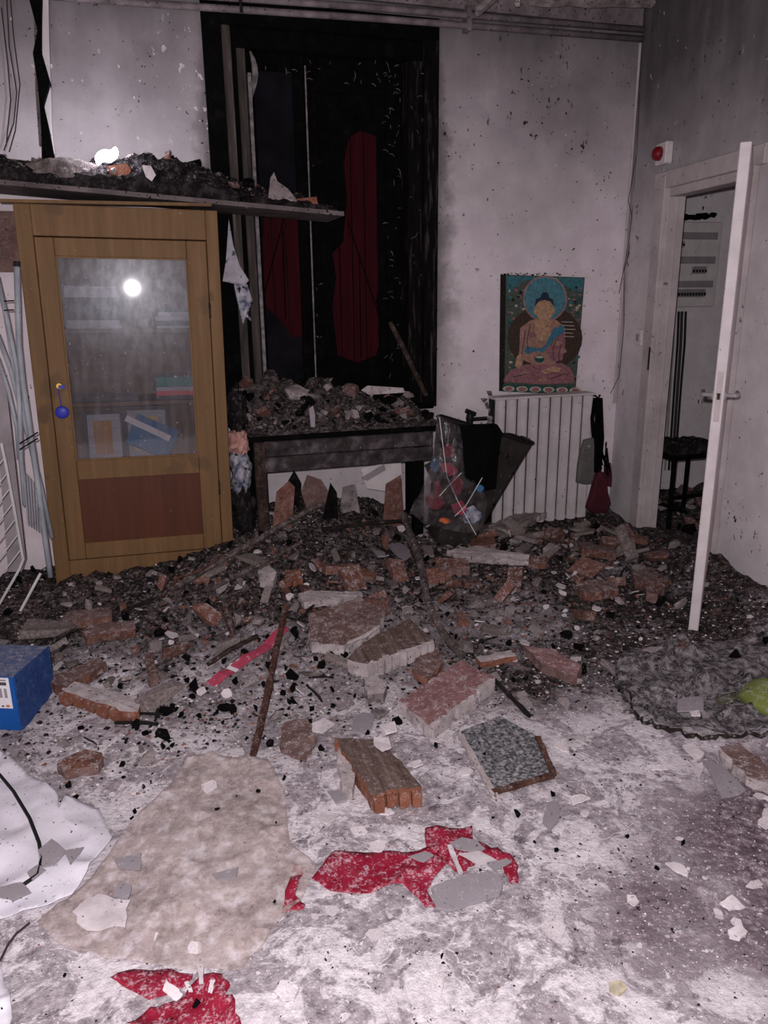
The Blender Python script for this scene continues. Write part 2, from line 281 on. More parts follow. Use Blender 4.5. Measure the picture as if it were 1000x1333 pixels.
# ash on the floor: pale plaster dust, charcoal where attribute "char" is high, purple-brown dirt where "brown" is high
def ash_mat():
    s = NT('ash')
    a1 = s.n('ShaderNodeAttribute', attribute_name='char').outputs['Fac']; a2 = s.n('ShaderNodeAttribute', attribute_name='brown').outputs['Fac']
    n1 = s.noise(3.2, 8, .6); n2 = s.noise(17, 9, .68); n3 = s.noise(75, 6, .65); n4 = s.noise(9, 6, .6, dist=.6)
    n2b = s.noise(26, 8, .7, dist=.4)
    n5 = s.noise(6.5, 10, .72, dist=.8); n6 = s.noise(40, 8, .75)
    pale = s.ramp(n6, [(.32, '#6f656a'), (.45, '#978c92'), (.55, '#aea3a9'), (.68, '#d0c6cc')])
    pale = s.mix(s.math('MULTIPLY', s.mr(n5, .475, .525), .9), pale, s.ramp(n6, [(.35, '#b7acb2'), (.47, '#d6ccd2'), (.6, '#ece4e9')]))
    pale = s.mix(s.math('MULTIPLY', s.mr(s.noise(8, 10, .78), .57, .64), .85), pale, '#564d50')
    vo = s.n('ShaderNodeTexVoronoi', feature='DISTANCE_TO_EDGE'); vo.inputs['Scale'].default_value = 13
    va = s.n('ShaderNodeVectorMath', operation='MULTIPLY_ADD'); wn = s.n('ShaderNodeTexNoise'); wn.inputs['Scale'].default_value = 7; wn.inputs['Detail'].default_value = 5
    s.l(s.coord(), wn.inputs['Vector']); s.l(wn.outputs['Color'], va.inputs[0]); va.inputs[1].default_value = (.25, .25, 0); s.l(s.coord(), va.inputs[2]); s.l(va.outputs[0], vo.inputs['Vector'])
    crk = s.math('MULTIPLY', s.mr(vo.outputs['Distance'], .012, .035, 1, 0), s.mr(n1, .5, .58))
    pale = s.mix(s.math('MULTIPLY', crk, .8), pale, '#e3dadf')
    brn = s.ramp(n6, [(.36, '#40353a'), (.46, '#66565d'), (.56, '#8d7d86'), (.66, '#c6b9bf')])
    dark = s.ramp(s.noise(34, 9, .75), [(.36, '#0e0b0b'), (.46, '#2a2322'), (.54, '#463c3a'), (.62, '#766b6b'), (.72, '#a89d9f')])
    c = s.mix(s.mr(s.math('ADD', a2, s.math('MULTIPLY', s.math('SUBTRACT', n6, .5), 1.6)), .3, .75), pale, brn)
    f = s.math('ADD', a1, s.math('ADD', s.math('MULTIPLY', s.math('SUBTRACT', n5, .5), 1.1), s.math('MULTIPLY', s.math('SUBTRACT', n6, .5), 1.5)))
    c = s.mix(s.mr(f, .26, .86), c, dark)
    thr = s.math('ADD', s.math('MULTIPLY_ADD', a1, -.08, .70), s.mr(n1, .48, .62, 0., -.06))
    c = s.mix(s.mr(s.noise(55, 3, .6), thr, s.math('ADD', thr, .025)), c, '#120e0e')
    c = s.mix(s.mr(s.noise(60, 4, .65, dist=.3), .64, .67), c, '#ddd4d9')
    c = s.mix(s.math('MULTIPLY', s.mr(s.noise(36, 4, .6), .62, .67), a1), c, '#5b3a31')
    hgt = s.math('ADD', n2, s.math('MULTIPLY', n3, .5))
    s.princ(c, .95, 0, s.bump(hgt, .8, .014), .15)
ash_mat()
def M(n): return MATS[n]

# ------------------------------------------------------------------ mesh collecting
class MB:
    def __init__(s): s.v = []; s.f = []; s.mi = []; s.cur = 0
    def add(s, vs, fs):
        o = len(s.v); s.v += [Vector(v) for v in vs]; s.f += [tuple(o+i for i in f) for f in fs]; s.mi += [s.cur]*len(fs); return s
    def box(s, a, b, xf=None):
        (x0, y0, z0), (x1, y1, z1) = a, b
        vs = [Vector(p) for p in ((x0,y0,z0),(x1,y0,z0),(x1,y1,z0),(x0,y1,z0),(x0,y0,z1),(x1,y0,z1),(x1,y1,z1),(x0,y1,z1))]
        if xf: vs = [xf @ v for v in vs]
        return s.add(vs, [(0,3,2,1),(4,5,6,7),(0,1,5,4),(1,2,6,5),(2,3,7,6),(3,0,4,7)])
    def wbox(s, s0, s1, o0, o1, z0, z1):            # box in the right wall's frame
        vs = [rw(a, b, c) for c in (z0, z1) for a, b in ((s0,o0),(s1,o0),(s1,o1),(s0,o1))]
        return s.add(vs, [(0,3,2,1),(4,5,6,7),(0,1,5,4),(1,2,6,5),(2,3,7,6),(3,0,4,7)])
    def tube(s, pts, r, n=8, cap=True):
        pts = [Vector(p) for p in pts]; rs = r if isinstance(r, (list, tuple)) else [r]*len(pts)
        rings = []; up = None
        for i, p in enumerate(pts):
            t = (pts[min(i+1, len(pts)-1)]-pts[max(i-1, 0)]).normalized()
            if up is None: up = Vector((0, 0, 1)) if abs(t.z) < .9 else Vector((1, 0, 0))
            a = t.cross(up).normalized(); up = a.cross(t).normalized()
            rings.append([p+(a*math.cos(2*math.pi*k/n)+up*math.sin(2*math.pi*k/n))*rs[i] for k in range(n)])
        vs = [v for r_ in rings for v in r_]; fs = []
        for i in range(len(pts)-1):
            for k in range(n): fs.append((i*n+k, i*n+(k+1) % n, (i+1)*n+(k+1) % n, (i+1)*n+k))
        if cap: fs += [tuple(range(n-1, -1, -1)), tuple((len(pts)-1)*n+k for k in range(n))]
        return s.add(vs, fs)
    def disc(s, c, nrm, r, th, n=20):
        c = Vector(c); nrm = Vector(nrm).normalized(); return s.tube([c, c+nrm*th], r, n)
    def loft(s, rings, cap=True):
        n = len(rings[0]); vs = [v for r_ in rings for v in r_]; fs = []
        for i in range(len(rings)-1):
            for k in range(n): fs.append((i*n+k, i*n+(k+1) % n, (i+1)*n+(k+1) % n, (i+1)*n+k))
        if cap: fs += [tuple(range(n-1, -1, -1)), tuple((len(rings)-1)*n+k for k in range(n))]
        return s.add(vs, fs)
    def bm(s, b):
        b.verts.ensure_lookup_table(); b.verts.index_update()
        s.add([v.co.copy() for v in b.verts], [tuple(v.index for v in f.verts) for f in b.faces]); b.free(); return s
    def build(s, name, mats, parent=None, world=True, smooth=False, base=None, bevel=0):
        if not isinstance(mats, (list, tuple)): mats = [mats]
        if parent is None:
            lo_ = Vector([min(v[i] for v in s.v) for i in range(3)]); hi = Vector([max(v[i] for v in s.v) for i in range(3)])
            off = Vector(base) if base else Vector(((lo_.x+hi.x)/2, (lo_.y+hi.y)/2, lo_.z))
        else:
            off = Vector((0, 0, 0))
            if world:
                p = parent
                while p: off += p.location; p = p.parent
        me = bpy.data.meshes.new(name); me.from_pydata([v-off for v in s.v], [], s.f)
        for m in mats: me.materials.append(M(m))
        if len(mats) > 1:
            for i, p in enumerate(me.polygons): p.material_index = s.mi[i]
        b = bmesh.new(); b.from_mesh(me); bmesh.ops.recalc_face_normals(b, faces=b.faces)
        if bevel: bmesh.ops.bevel(b, geom=b.edges[:], offset=bevel, segments=1, affect='EDGES', clamp_overlap=True)
        b.to_mesh(me); b.free()
        if smooth:
            for p in me.polygons: p.use_smooth = True
        o = bpy.data.objects.new(name, me); col.objects.link(o)
        if parent: o.parent = parent
        else: o.location = off
        return o
def tag(o, label=None, cat=None, group=None, kind=None):
    if label: o['label'] = label
    if cat: o['category'] = cat
    if group: o['group'] = group
    if kind: o['kind'] = kind
    return o
def empty(name, loc, label, cat, group=None, rot=None):
    o = bpy.data.objects.new(name, None); col.objects.link(o); o.location = loc; o.empty_display_size = .05
    if rot: o.rotation_euler = rot
    return tag(o, label, cat, group)
def hull(rng, pts, cap=None):
    b = bmesh.new()
    for p in pts: b.verts.new(p)
    r = bmesh.ops.convex_hull(b, input=b.verts)
    dead = [g for g in r['geom_interior'] if isinstance(g, bmesh.types.BMVert)]
    bmesh.ops.delete(b, geom=dead, context='VERTS')
    loose = [v for v in b.verts if not v.link_faces]
    if loose: bmesh.ops.delete(b, geom=loose, context='VERTS')
    return b
def chunk_bm(rng, sx, sy, sz, n=14):
    pts = []
    for i in range(n):
        d = Vector((rng.gauss(0, 1), rng.gauss(0, 1), rng.gauss(0, 1))).normalized()*rng.uniform(.75, 1.0)
        pts.append(Vector((d.x*sx, d.y*sy, d.z*sz)))
    return hull(rng, pts)
def sheet(poly, spacing, amp, th, nscale=6, seed=0, zfun=None, lift=.004, curl=None):
    """wrinkled sheet over an outline given as world xy points; follows the ash below it"""
    b = bmesh.new(); vs = [b.verts.new((p[0], p[1], 0)) for p in poly]; b.faces.new(vs)
    bmesh.ops.triangulate(b, faces=b.faces[:])
    for it in range(7):
        es = [e for e in b.edges if e.calc_length() > spacing]
        if not es: break
        bmesh.ops.subdivide_edges(b, edges=es, cuts=1); bmesh.ops.triangulate(b, faces=[f for f in b.faces if len(f.verts) > 3])
    co = np.array([v.co[:] for v in b.verts])
    w = (fbm(co[:, 0]*nscale+seed*3.7, co[:, 1]*nscale+seed*1.9, 4))
    rid = 1-np.abs(2*fbm(co[:, 0]*nscale*.6+seed, co[:, 1]*nscale*.6-seed, 3)-1)
    z = height(co[:, 0], co[:, 1]) if zfun is None else np.array([zfun(x, y) for x, y in co[:, :2]])
    zz = z + lift + amp*np.clip(w-.35, 0, 1)*1.2 + amp*np.clip(rid-.8, 0, 1)*4
    if curl is not None: zz = zz + np.array([curl(x, y) for x, y in co[:, :2]])
    for v, q in zip(b.verts, zz): v.co.z = q
    r = bmesh.ops.extrude_face_region(b, geom=b.faces[:])
    for g in r['geom']:
        if isinstance(g, bmesh.types.BMVert): g.co.z += th
    m = MB(); m.bm(b); return m
def pxpoly(pts): return [fp(*p)[:2] for p in pts]
def jag(poly, rng, amp, n=3):
    out = []
    for i, p in enumerate(poly):
        q = poly[(i+1) % len(poly)]; out.append(p)
        for k in range(1, n+1):
            t = k/(n+1); d = Vector((q[1]-p[1], p[0]-q[0])); L = d.length or 1
            o = rng.uniform(-1, 1)*amp
            out.append((p[0]+(q[0]-p[0])*t+d[0]/L*o, p[1]+(q[1]-p[1])*t+d[1]/L*o))
    return out

# ================================================================== THE SETTING
MB().box((-1.6, -.6, -.12), (4.3, 4.8, -.002)).build('floor', 'floor_tile').update_tag()
tag(bpy.data.objects['floor'], 'grey tiled floor under the ash', kind='structure')
WX0, WX1, WZ0, WZ1 = .47, 1.60, .82, 2.745
m = MB()
m.box((-1.6, YB, 0), (WX0, YB+.3, 3.0)); m.box((WX1, YB, 0), (2.855, YB+.3, 3.0)); m.box((WX0, YB, 0), (WX1, YB+.3, WZ0)); m.box((WX0, YB, WZ1), (WX1, YB+.3, 3.0))
tag(m.build('wall_back', 'plaster_back', base=(0, 0, 0)), 'pale plaster back wall stained by soot around the window', kind='structure')
DS0, DS1, DZ = .44, 1.19, 2.00               # door opening along the right wall
m = MB(); m.wbox(0, DS0, 0, -.08, 0, 3.0); m.wbox(DS1, 4.2, 0, -.08, 0, 3.0); m.wbox(DS0, DS1, 0, -.08, DZ, 3.0)
tag(m.build('wall_right', 'plaster_right', base=(0, 0, 0)), 'grey sooty plaster wall with the doorway', kind='structure')
tag(MB().box((-1.6, .1, 0), (-1.5, YB, 3.0)).build('wall_left', 'plaster_side', base=(0, 0, 0)), 'sooty plaster side wall', kind='structure')
tag(MB().box((-1.6, -.6, 3.0), (4.3, 4.8, 3.1)).build('ceiling', 'ceiling_soot', base=(0, 0, 0)), 'smoke blackened ceiling', kind='structure')
# room behind the doorway
YC = 4.65
m = MB(); m.box((2.9, YC, 0), (4.3, YC+.1, 3.0)); tag(m.build('wall_corridor', 'plaster_corridor', base=(0, 0, 0)), 'stained white wall of the space behind the doorway', kind='structure')
m = MB(); m.box((4.2, 2.6, 0), (4.3, YC, 3.0)); tag(m.build('wall_corridor_side', 'plaster_corridor', base=(0, 0, 0)), 'far side wall of the space behind the doorway', kind='structure')
# door frame: architraves and jamb lining
fr_ = tag(bpy.data.objects.new('trim_1', None), 'chipped white painted door frame', kind='structure'); col.objects.link(fr_); fr_.location = rw(.8, 0, 0)
MB().wbox(DS0-.11, DS0-.035, .001, .022, 0, DZ+.035).build('architrave', 'paint_frame', fr_, bevel=.004)
MB().wbox(DS0-.035, DS0+.012, -.001, .034, 0, DZ+.035).build('architrave', 'paint_frame', fr_, bevel=.004)
MB().wbox(DS0, DS0+.025, -.08, .014, 0, DZ-.02).build('jamb', 'paint_frame', fr_, bevel=.004)
MB().wbox(DS0+.025, DS0+.037, -.08, -.045, 0, DZ-.02).build('door_stop', 'paint_frame', fr_)
MB().wbox(DS0-.11, DS1+.09, .001, .03, DZ-.03, DZ+.055).build('head_architrave', 'paint_frame', fr_, bevel=.004)
MB().wbox(DS0, DS1, -.08, .01, DZ-.075, DZ-.03).build('head_jamb', 'paint_frame', fr_, bevel=.004)
MB().wbox(DS1-.04, DS1, -.08, .014, 0, DZ-.02).build('jamb', 'paint_frame', fr_, bevel=.004)
MB().wbox(DS1, DS1+.03, .001, .03, 0, DZ-.02).build('architrave', 'paint_frame', fr_, bevel=.004)
MB().wbox(DS0-.012, DS0+.006, .032, .036, 1.0, 1.13).build('strike_plate', 'rust_dark', fr_)
# the open door leaf, seen on its edge
E0 = Vector((2.185, 2.55, 0)); H0 = rw(DS1-.02, .03, 0)
dv = (H0-E0); dv.z = 0; LW = dv.length; dv.normalize(); dn = Vector((-dv.y, dv.x, 0))
dl = tag(bpy.data.objects.new('door_1', None), 'white painted door leaf standing open, seen on its edge', kind='structure'); col.objects.link(dl); dl.location = E0
def dbox(a0, a1, n0, n1, z0, z1):
    vs = [E0+dv*a+dn*b+Vector((0, 0, c)) for c in (z0, z1) for a, b in ((a0, n0), (a1, n0), (a1, n1), (a0, n1))]
    return MB().add(vs, [(0,3,2,1),(4,5,6,7),(0,1,5,4),(1,2,6,5),(2,3,7,6),(3,0,4,7)])
dbox(0, LW, -.02, .02, .01, 1.965).build('door_panel', 'paint_white', dl, bevel=.003)
dbox(-.0025, .0, -.011, .011, .93, 1.13).build('lock_plate', 'paint_frame', dl)
dbox(-.006, .0, -.006, .006, 1.02, 1.045).build('latch', 'rust_dark', dl)
for sg in (-1, 1):
    m = MB(); q = E0+dv*.065+Vector((0, 0, 1.03)); m.tube([q+dn*sg*.02, q+dn*sg*.062, q+dn*sg*.068+dv*.015, q+dn*sg*.066+dv*.12], .0085, 8)
    m.disc(q+dn*sg*.02, dn*sg, .022, .006); m.build('lever_handle', 'grey_plastic', dl, smooth=False)
for zz_ in (.3, 1.75):
    MB().tube([H0+Vector((0, 0, zz_)), H0+Vector((0, 0, zz_+.1))], .009).build('hinge', 'rust_dark', dl)
# pipes along the top of the back wall
for k, (z, r) in enumerate(((2.775, .016), (2.822, .016))):
    m = MB(); m.tube([(-1.5, YB-.045, z-.05), (.2, YB-.045, z-.03), (1.3, YB-.045, z-.005), (2.83, YB-.045, z+.015)], r, 10)
    p = tag(m.build('ceiling_pipe', 'pipe_dirty', smooth=True), ['lower of two dusty pipes running along the top of the wall', 'upper of two dusty pipes running along the top of the wall'][k], 'pipe')
m = MB(); m.box((1.76, YB-.066, 2.75), (1.785, YB, 2.865)); tag(m.build('pipe_clip', 'pipe_dirty'), 'dusty metal clip holding the two wall pipes', 'pipe clip')
tag(MB().box((-1.5, YB-.03, 2.855), (2.83, YB-.001, 2.95)).build('trim_2', 'pipe_dirty', base=(0, 0, 0)), 'sooty cornice board above the pipes', kind='structure')
rng = random.Random(4)
# laths and plaster hanging from the burnt ceiling
def hang(p0, p1, w, t, mt, label):
    p0, p1 = Vector(p0), Vector(p1); m = MB(); d = (p1-p0).normalized(); a = d.cross(Vector((0, .3, 1))).normalized()*w; b_ = d.cross(a).normalized()*t
    n = 7; rings = []
    for i in range(n):
        c = p0.lerp(p1, i/(n-1))+Vector((rng.uniform(-1, 1)*.006, 0, rng.uniform(-1, 1)*.008)); k = rng.uniform(.7, 1.15)
        rings.append([c+a*k+b_, c-a*k+b_, c-a*k-b_, c+a*k-b_])
    m.loft(rings); return tag(m.build('ceiling_lath', mt), label, 'lath')
hang(on_y(622, 14, 3.9), on_y(690, -6, 3.9)+Vector((0, 0, .12)), .022, .012, 'plaster_bit', 'broken plaster edged lath hanging at a slant from the ceiling')
hang(on_y(690, 1, 4.0), on_y(850, 4, 4.0), .02, .012, 'plaster_bit', 'long ragged lath hanging level along the ceiling edge')
hang(on_y(672, 0, 3.95)+Vector((0, 0, .08)), on_y(674, 10, 3.95), .014, .008, 'plaster_bit', 'small flake of plaster dangling beside the slanted lath')
hang(on_y(306, -4, 3.95)+Vector((0, 0, .1)), on_y(315, 18, 3.95), .006, .005, 'char_stick', 'short charred splinter dangling over the window')

# ------------------------------------------------------------------ window with burnt shutters
w = tag(bpy.data.objects.new('window_1', None), 'burnt tall window with closed charred shutters', kind='structure'); col.objects.link(w); w.location = ((WX0+WX1)/2, YB, WZ0)
def wb(name, x0, x1, y0, y1, z0, z1, mt, bevel=.004): return MB().box((x0, YB+y0, z0), (x1, YB+y1, z1)).build(name, mt, w, bevel=bevel)
wb('casing', WX0-.06, WX0+.03, -.035, .02, WZ0-.02, WZ1+.05, 'char'); wb('casing', WX1-.06, WX1+.02, -.035, .02, WZ0-.02, WZ1+.05, 'char_wood')
wb('head_casing', WX0-.06, WX1+.02, -.036, .02, WZ1-.05, WZ1+.055, 'char')
wb('moulding', WX0+.03, WX0+.075, -.02, .04, WZ0, WZ1-.05, 'window_left_wood'); wb('moulding', WX0+.075, WX0+.10, -.005, .05, WZ0, WZ1-.06, 'char')
wb('moulding', WX0+.10, WX0+.145, .01, .2, WZ0, WZ1-.09, 'window_left_wood'); wb('moulding', WX1-.14, WX1-.06, .0, .2, WZ0, WZ1-.09, 'char_wood')
wb('head_moulding', WX0+.03, WX1-.06, -.01, .05, WZ1-.14, WZ1-.05, 'char')
wb('sill', WX0, WX1, -.04, .2, WZ0-.03, WZ0, 'char')
wb('stile', WX0+.155, WX0+.172, .03, .07, WZ0+.02, WZ1-.24, 'flake_paint', 0)
LX0, LX1 = WX0+.145, WX1-.14; MX = .935
# red boards clipped from an irregular outline, in front of the charred boards
def red_boards(par, outline, xs, yf):
    for i in range(len(xs)-1):
        b = bmesh.new(); b.faces.new([b.verts.new((x, 0, z)) for x, z in outline])
        for xx, sgn in ((xs[i]+.003, -1), (xs[i+1]-.003, 1)):
            bmesh.ops.bisect_plane(b, geom=b.verts[:]+b.edges[:]+b.faces[:], plane_co=(xx, 0, 0), plane_no=(sgn, 0, 0), clear_outer=True)
        if not b.faces: b.free(); continue
        for v in b.verts: v.co.y = yf
        r = bmesh.ops.extrude_face_region(b, geom=b.faces[:])
        for g in r['geom']:
            if isinstance(g, bmesh.types.BMVert): g.co.y -= .006
        mm = MB(); mm.bm(b); mm.build('board', 'red_board', par)
def wxz(pts): return [(on_y(x, y, YB+.14).x, on_y(x, y, YB+.14).z) for x, y in pts]
for side in (0, 1):
    x0, x1 = ((LX0, MX-.004), (MX+.004, LX1))[side]
    sh = MB().box((x0, YB+.15, WZ0), (x1, YB+.17, WZ1-.1)).build('shutter', ['slate_panel', 'char'][side], w, base=None)
    sw = .085 if side else .06
    for nm, a in (('stile', (x0, x0+.055)), ('stile', (x1-sw, x1))):
        MB().box((a[0], YB+.125, WZ0), (a[1], YB+.15, WZ1-.1)).build(nm, 'char', sh, bevel=.004)
    for z0, z1 in ((WZ0, WZ0+.12), (WZ1-.28, WZ1-.1)) if side else ((WZ1-.2, WZ1-.1),):
        MB().box((x0+.056, YB+.13, z0), (x1-sw-.001, YB+.15, z1)).build('rail', 'char', sh, bevel=.004)
    if side == 0:
        red_boards(sh, wxz([(345, 270), (386, 270), (398, 330), (402, 400), (394, 436), (380, 440), (368, 420), (352, 404), (340, 392), (341, 330)]), [.5+.075*k for k in range(8)], YB+.148)
    else:
        red_boards(sh, wxz([(455, 178), (470, 170), (492, 178), (496, 240), (491, 300), (497, 345), (490, 392), (496, 440), (490, 462), (465, 472), (440, 462), (433, 400), (438, 360), (433, 330), (447, 315), (452, 260), (448, 210)]), [.95+.075*k for k in range(8)], YB+.148)
for a, b in (((370, 282), (343, 388)), ((452, 286), (498, 425)), ((468, 330), (470, 465)), ((368, 300), (372, 415))):
    MB().tube([on_y(*a, YB+.138), on_y(*b, YB+.138)], .0035, 5).build('brace', 'char', w)
MB().tube([(MX, YB+.112, WZ0+.05), (MX, YB+.112, WZ1-.17)], .0045, 6).build('closing_bar', 'flake_paint', w)
m = MB(); q = on_y(327, 95, YB+.1); m.tube([q+Vector((0, 0, -.18*k/5)) + Vector((.02*math.sin(k/5*3.1), 0, .1)) for k in range(8)], [.004, .012, .016, .017, .016, .014, .010, .003], 6); m.build('peeling_strip', 'flake_paint', w)
m = MB()                                     # blistered flakes of paint on the burnt wood
for i in range(95):
    z = rng.uniform(WZ0+.1, WZ1-.12); k = rng.random()
    if k < .55: x = rng.uniform(LX1-.10, LX1-.005); y = YB+.120
    elif k < .68: x = rng.uniform(MX+.01, MX+.06); y = YB+.120
    elif k < .82: x = rng.uniform(LX1+.01, LX1+.08); y = YB-.006
    else: x = rng.uniform(LX0+.1, LX1); z = WZ1-.12-rng.random()*.14; y = YB+.04
    a = rng.uniform(-.6, .6)+(math.pi/2 if rng.random() < .35 else 0); L = rng.uniform(.005, .018)
    m.tube([(x-L*math.cos(a), y, z-L*math.sin(a)), (x, y-.006, z+.004), (x+L*math.cos(a), y, z+L*math.sin(a))], [.0008, rng.uniform(.0008, .0018), .0008], 4)
tag(m.build('paint_flakes', 'flake_paint', w), kind='stuff')

# ------------------------------------------------------------------ ash over the floor
def ash_grid(name, x0, x1, y0, y1, d, label, keep=None):
    xs = np.arange(x0, x1, d); ys = np.arange(y0, y1, d); X_, Y_ = np.meshgrid(xs, ys); Z_ = height(X_, Y_)
    vs = np.stack([X_.ravel(), Y_.ravel(), Z_.ravel()], 1); nx = len(xs); ny = len(ys)
    idx = np.arange(nx*ny).reshape(ny, nx); q = np.stack([idx[:-1, :-1].ravel(), idx[:-1, 1:].ravel(), idx[1:, 1:].ravel(), idx[1:, :-1].ravel()], 1)
    if keep is not None: q = q[keep(vs[q[:, 0], 0], vs[q[:, 0], 1])]
    me = bpy.data.meshes.new(name); me.from_pydata(vs.tolist(), [], q.tolist()); me.materials.append(M('ash'))
    x, y = vs[:, 0], vs[:, 1]
    n = fbm(x*3.1+1, y*3.1+4, 5)-.5
    ch = sst(1.75, 3.25, y+n*1.3 - .30*gau(x, y, .15, 2.75, .65, .5))*.92
    ch = ch + .5*gau(x, y, 1.95, 2.45, .65, .42) + .16*gau(x, y, 1.25, 2.45, .4, .28) + .25*gau(x, y, 1.05, 2.02, .22, .18) + .06*gau(x, y, .35, 2.65, .6, .35) + .15*gau(x, y, .1, 2.25, .4, .15)
    ch = np.clip(ch-.10, 0, .86)
    br = np.clip(.85*sst(.55, 1.35, x+n*.8)*sst(1.75, 1.2, y-.25*(x-.8)) + .15*sst(1.2, 1.8, x), 0, 1)
    for nm, a in (('char', ch), ('brown', br)):
        at = me.attributes.new(nm, 'FLOAT', 'POINT'); at.data.foreach_set('value', a.astype(np.float32))
    for p in me.polygons: p.use_smooth = True
    o = bpy.data.objects.new(name, me); col.objects.link(o); tag(o, label, 'ash', kind='stuff'); return o
rwx = lambda y: 2.855-.13*(YB-y)
ash_grid('ash_layer', -1.49, 2.86, .25, 4.245, .0125, 'pale plaster dust and black ash covering the room floor', lambda x, y: x < rwx(y)-.01)
ash_grid('ash_layer', 2.40, 4.19, 2.7, 4.64, .02, 'black rubble dust on the floor behind the doorway', lambda x, y: x > rwx(y)-.03)

# ================================================================== LARGE OBJECTS
# ------------------------------------------------------------------ glazed cabinet
cab = empty('cabinet', (-.077, 3.85, 0), 'brown wooden cabinet with a dusty glazed door, leaning slightly', 'cabinet', rot=(0, R(1.05), 0))
CW, CDp, CH = .428, .34, 1.825
def cb(name, x0, x1, y0, y1, z0, z1, mt, par=cab, bevel=.003): return MB().box((x0, y0, z0), (x1, y1, z1)).build(name, mt, par, world=False, bevel=bevel)
cb('side_panel', -CW, -CW+.02, .0, CDp, 0, CH, 'oak'); cb('side_panel', CW-.02, CW, .0, CDp, 0, CH, 'oak')
cb('back_panel', -CW+.02, CW-.02, CDp-.012, CDp, .05, CH-.02, 'oak_inside'); cb('top_panel', -CW+.02, CW-.02, .0, CDp-.012, CH-.022, CH, 'oak')
cb('bottom_panel', -CW+.02, CW-.02, .02, CDp-.012, .12, .14, 'oak_inside')
cb('stile', -CW-.002, -.363, -.02, -.0005, 0, CH, 'oak'); cb('stile', .374, CW+.002, -.02, -.0005, 0, CH, 'oak')
cb('top_rail', -.363, .374, -.02, -.0005, 1.695, CH, 'oak'); cb('plinth', -.363, .374, -.02, -.0005, 0, .20, 'oak')
for z in (.63, .955, 1.295): cb('shelf', -CW+.021, CW-.021, .045, CDp-.013, z-.02, z, 'oak_inside')
door = MB().box((-.36, -.026, .205), (-.283, -.004, 1.69)).build('door', 'oak', cab, world=False, bevel=.003)
cb('door_stile', .281, .371, -.026, -.004, .205, 1.69, 'oak', door); cb('door_top_rail', -.2825, .2805, -.0255, -.004, 1.612, 1.69, 'oak', door)
cb('door_middle_rail', -.2825, .2805, -.0255, -.004, .60, .692, 'oak', door); cb('door_bottom_rail', -.2825, .2805, -.0255, -.004, .205, .285, 'oak', door)
cb('lower_panel', -.2825, .2805, -.0165, -.008, .285, .60, 'oak_dark', door, 0)
cb('glass_pane', -.2825, .2805, -.014, -.010, .692, 1.612, 'dusty_glass', door, 0)
for (a, b, c, d) in ((-.283, -.276, .692, 1.612), (.274, .281, .692, 1.612), (-.276, .274, 1.605, 1.612), (-.276, .274, .692, .699)):
    cb('glazing_bead', a, b, -.021, -.0145, c, d, 'oak', door, 0)
MB().disc((-.322, -.026, 1.045), (0, -1, 0), .013, .004).disc((-.322, -.030, 1.045), (0, -1, 0), .007, .003).build('keyhole_plate', 'brass', door, world=False)
MB().tube([(-.322, -.03, 1.045), (-.318, -.055, 1.045)], .003, 6).box((-.322, -.062, 1.038), (-.296, -.055, 1.052)).build('key', 'blue_plastic', door, world=False)
for z in (.52, 1.38): MB().tube([(.3725, -.03, z-.035), (.3725, -.03, z+.035)], .005, 8).build('hinge', 'rust_dark', cab, world=False)
kt = empty('key_tag', cab.matrix_basis @ Vector((-.318, -.06, .93)), 'round blue key tag hanging from the cabinet lock', 'key tag')
m = MB(); n = 24; m.loft([[Vector((math.cos(2*math.pi*k/n)*r_, y, math.sin(2*math.pi*k/n)*r_*.95)) for k in range(n)] for r_, y in ((.022, .004), (.030, .001), (.030, -.006), (.024, -.010), (.004, -.011))]); m.build('disc', 'blue_plastic', kt, world=False, smooth=True)
MB().tube([(0, -.002, .028), (-.002, -.003, .06), (-.003, -.002, .112)], .0022, 6).build('cord', 'blue_plastic', kt, world=False)
# things inside the cabinet
def incab(x, y, z): return cab.matrix_basis @ Vector((x, y, z))
def stack(x0, x1, z, items, label0, grp, depth=.2, y0=.08):
    zz_ = z+.001; r_ = random.Random(int(x0*1000)+int(z*100))
    for i, (h, mt, lab) in enumerate(items):
        dx = r_.uniform(-.008, .008); t = empty('book' if 'book' in lab or 'folder' in lab else 'paper_stack', incab((x0+x1)/2+dx, y0+depth/2, zz_), lab, 'book' if 'book' in lab else 'folder' if 'folder' in lab else 'papers', grp); t.rotation_euler = (0, R(1.05), 0)
        hw = (x1-x0)/2*r_.uniform(.9, 1.0); d2 = depth/2*r_.uniform(.9, 1.)
        MB().box((-hw+.003, -d2+.003, .0015), (hw-.003, d2, h-.0015)).build('pages', 'book_white', t, world=False)
        MB().box((-hw, -d2, 0), (hw, -d2+.0025, h)).build('cover', mt, t, world=False)
        zz_ += h+.0006
stack(-.28, -.03, 1.295, [(.02, 'book_white', 'pale book at the bottom of the cabinet upper shelf pile by the lock side'), (.018, 'book_white', 'second pale book up in the upper shelf pile'), (.03, 'book_dark', 'dark book in the middle of the upper shelf pile'), (.03, 'book_dark', 'dark book lying above the middle of the upper shelf pile'), (.04, 'book_dark', 'thick dark book under the top of the upper shelf pile'), (.05, 'book_white', 'thick pale book on top of the upper shelf pile')], '', 'pile of books on the upper cabinet shelf')
stack(.13, .37, 1.295, [(.012, 'book_white', 'thin white folder at the bottom of the hinge side pile'), (.022, 'book_dark', 'grey folder second in the hinge side pile'), (.02, 'book_white', 'white folder third in the hinge side pile'), (.02, 'book_white', 'white folder fourth in the hinge side pile'), (.02, 'book_dark', 'grey folder on top of the hinge side pile')], '', 'folders on the upper cabinet shelf')
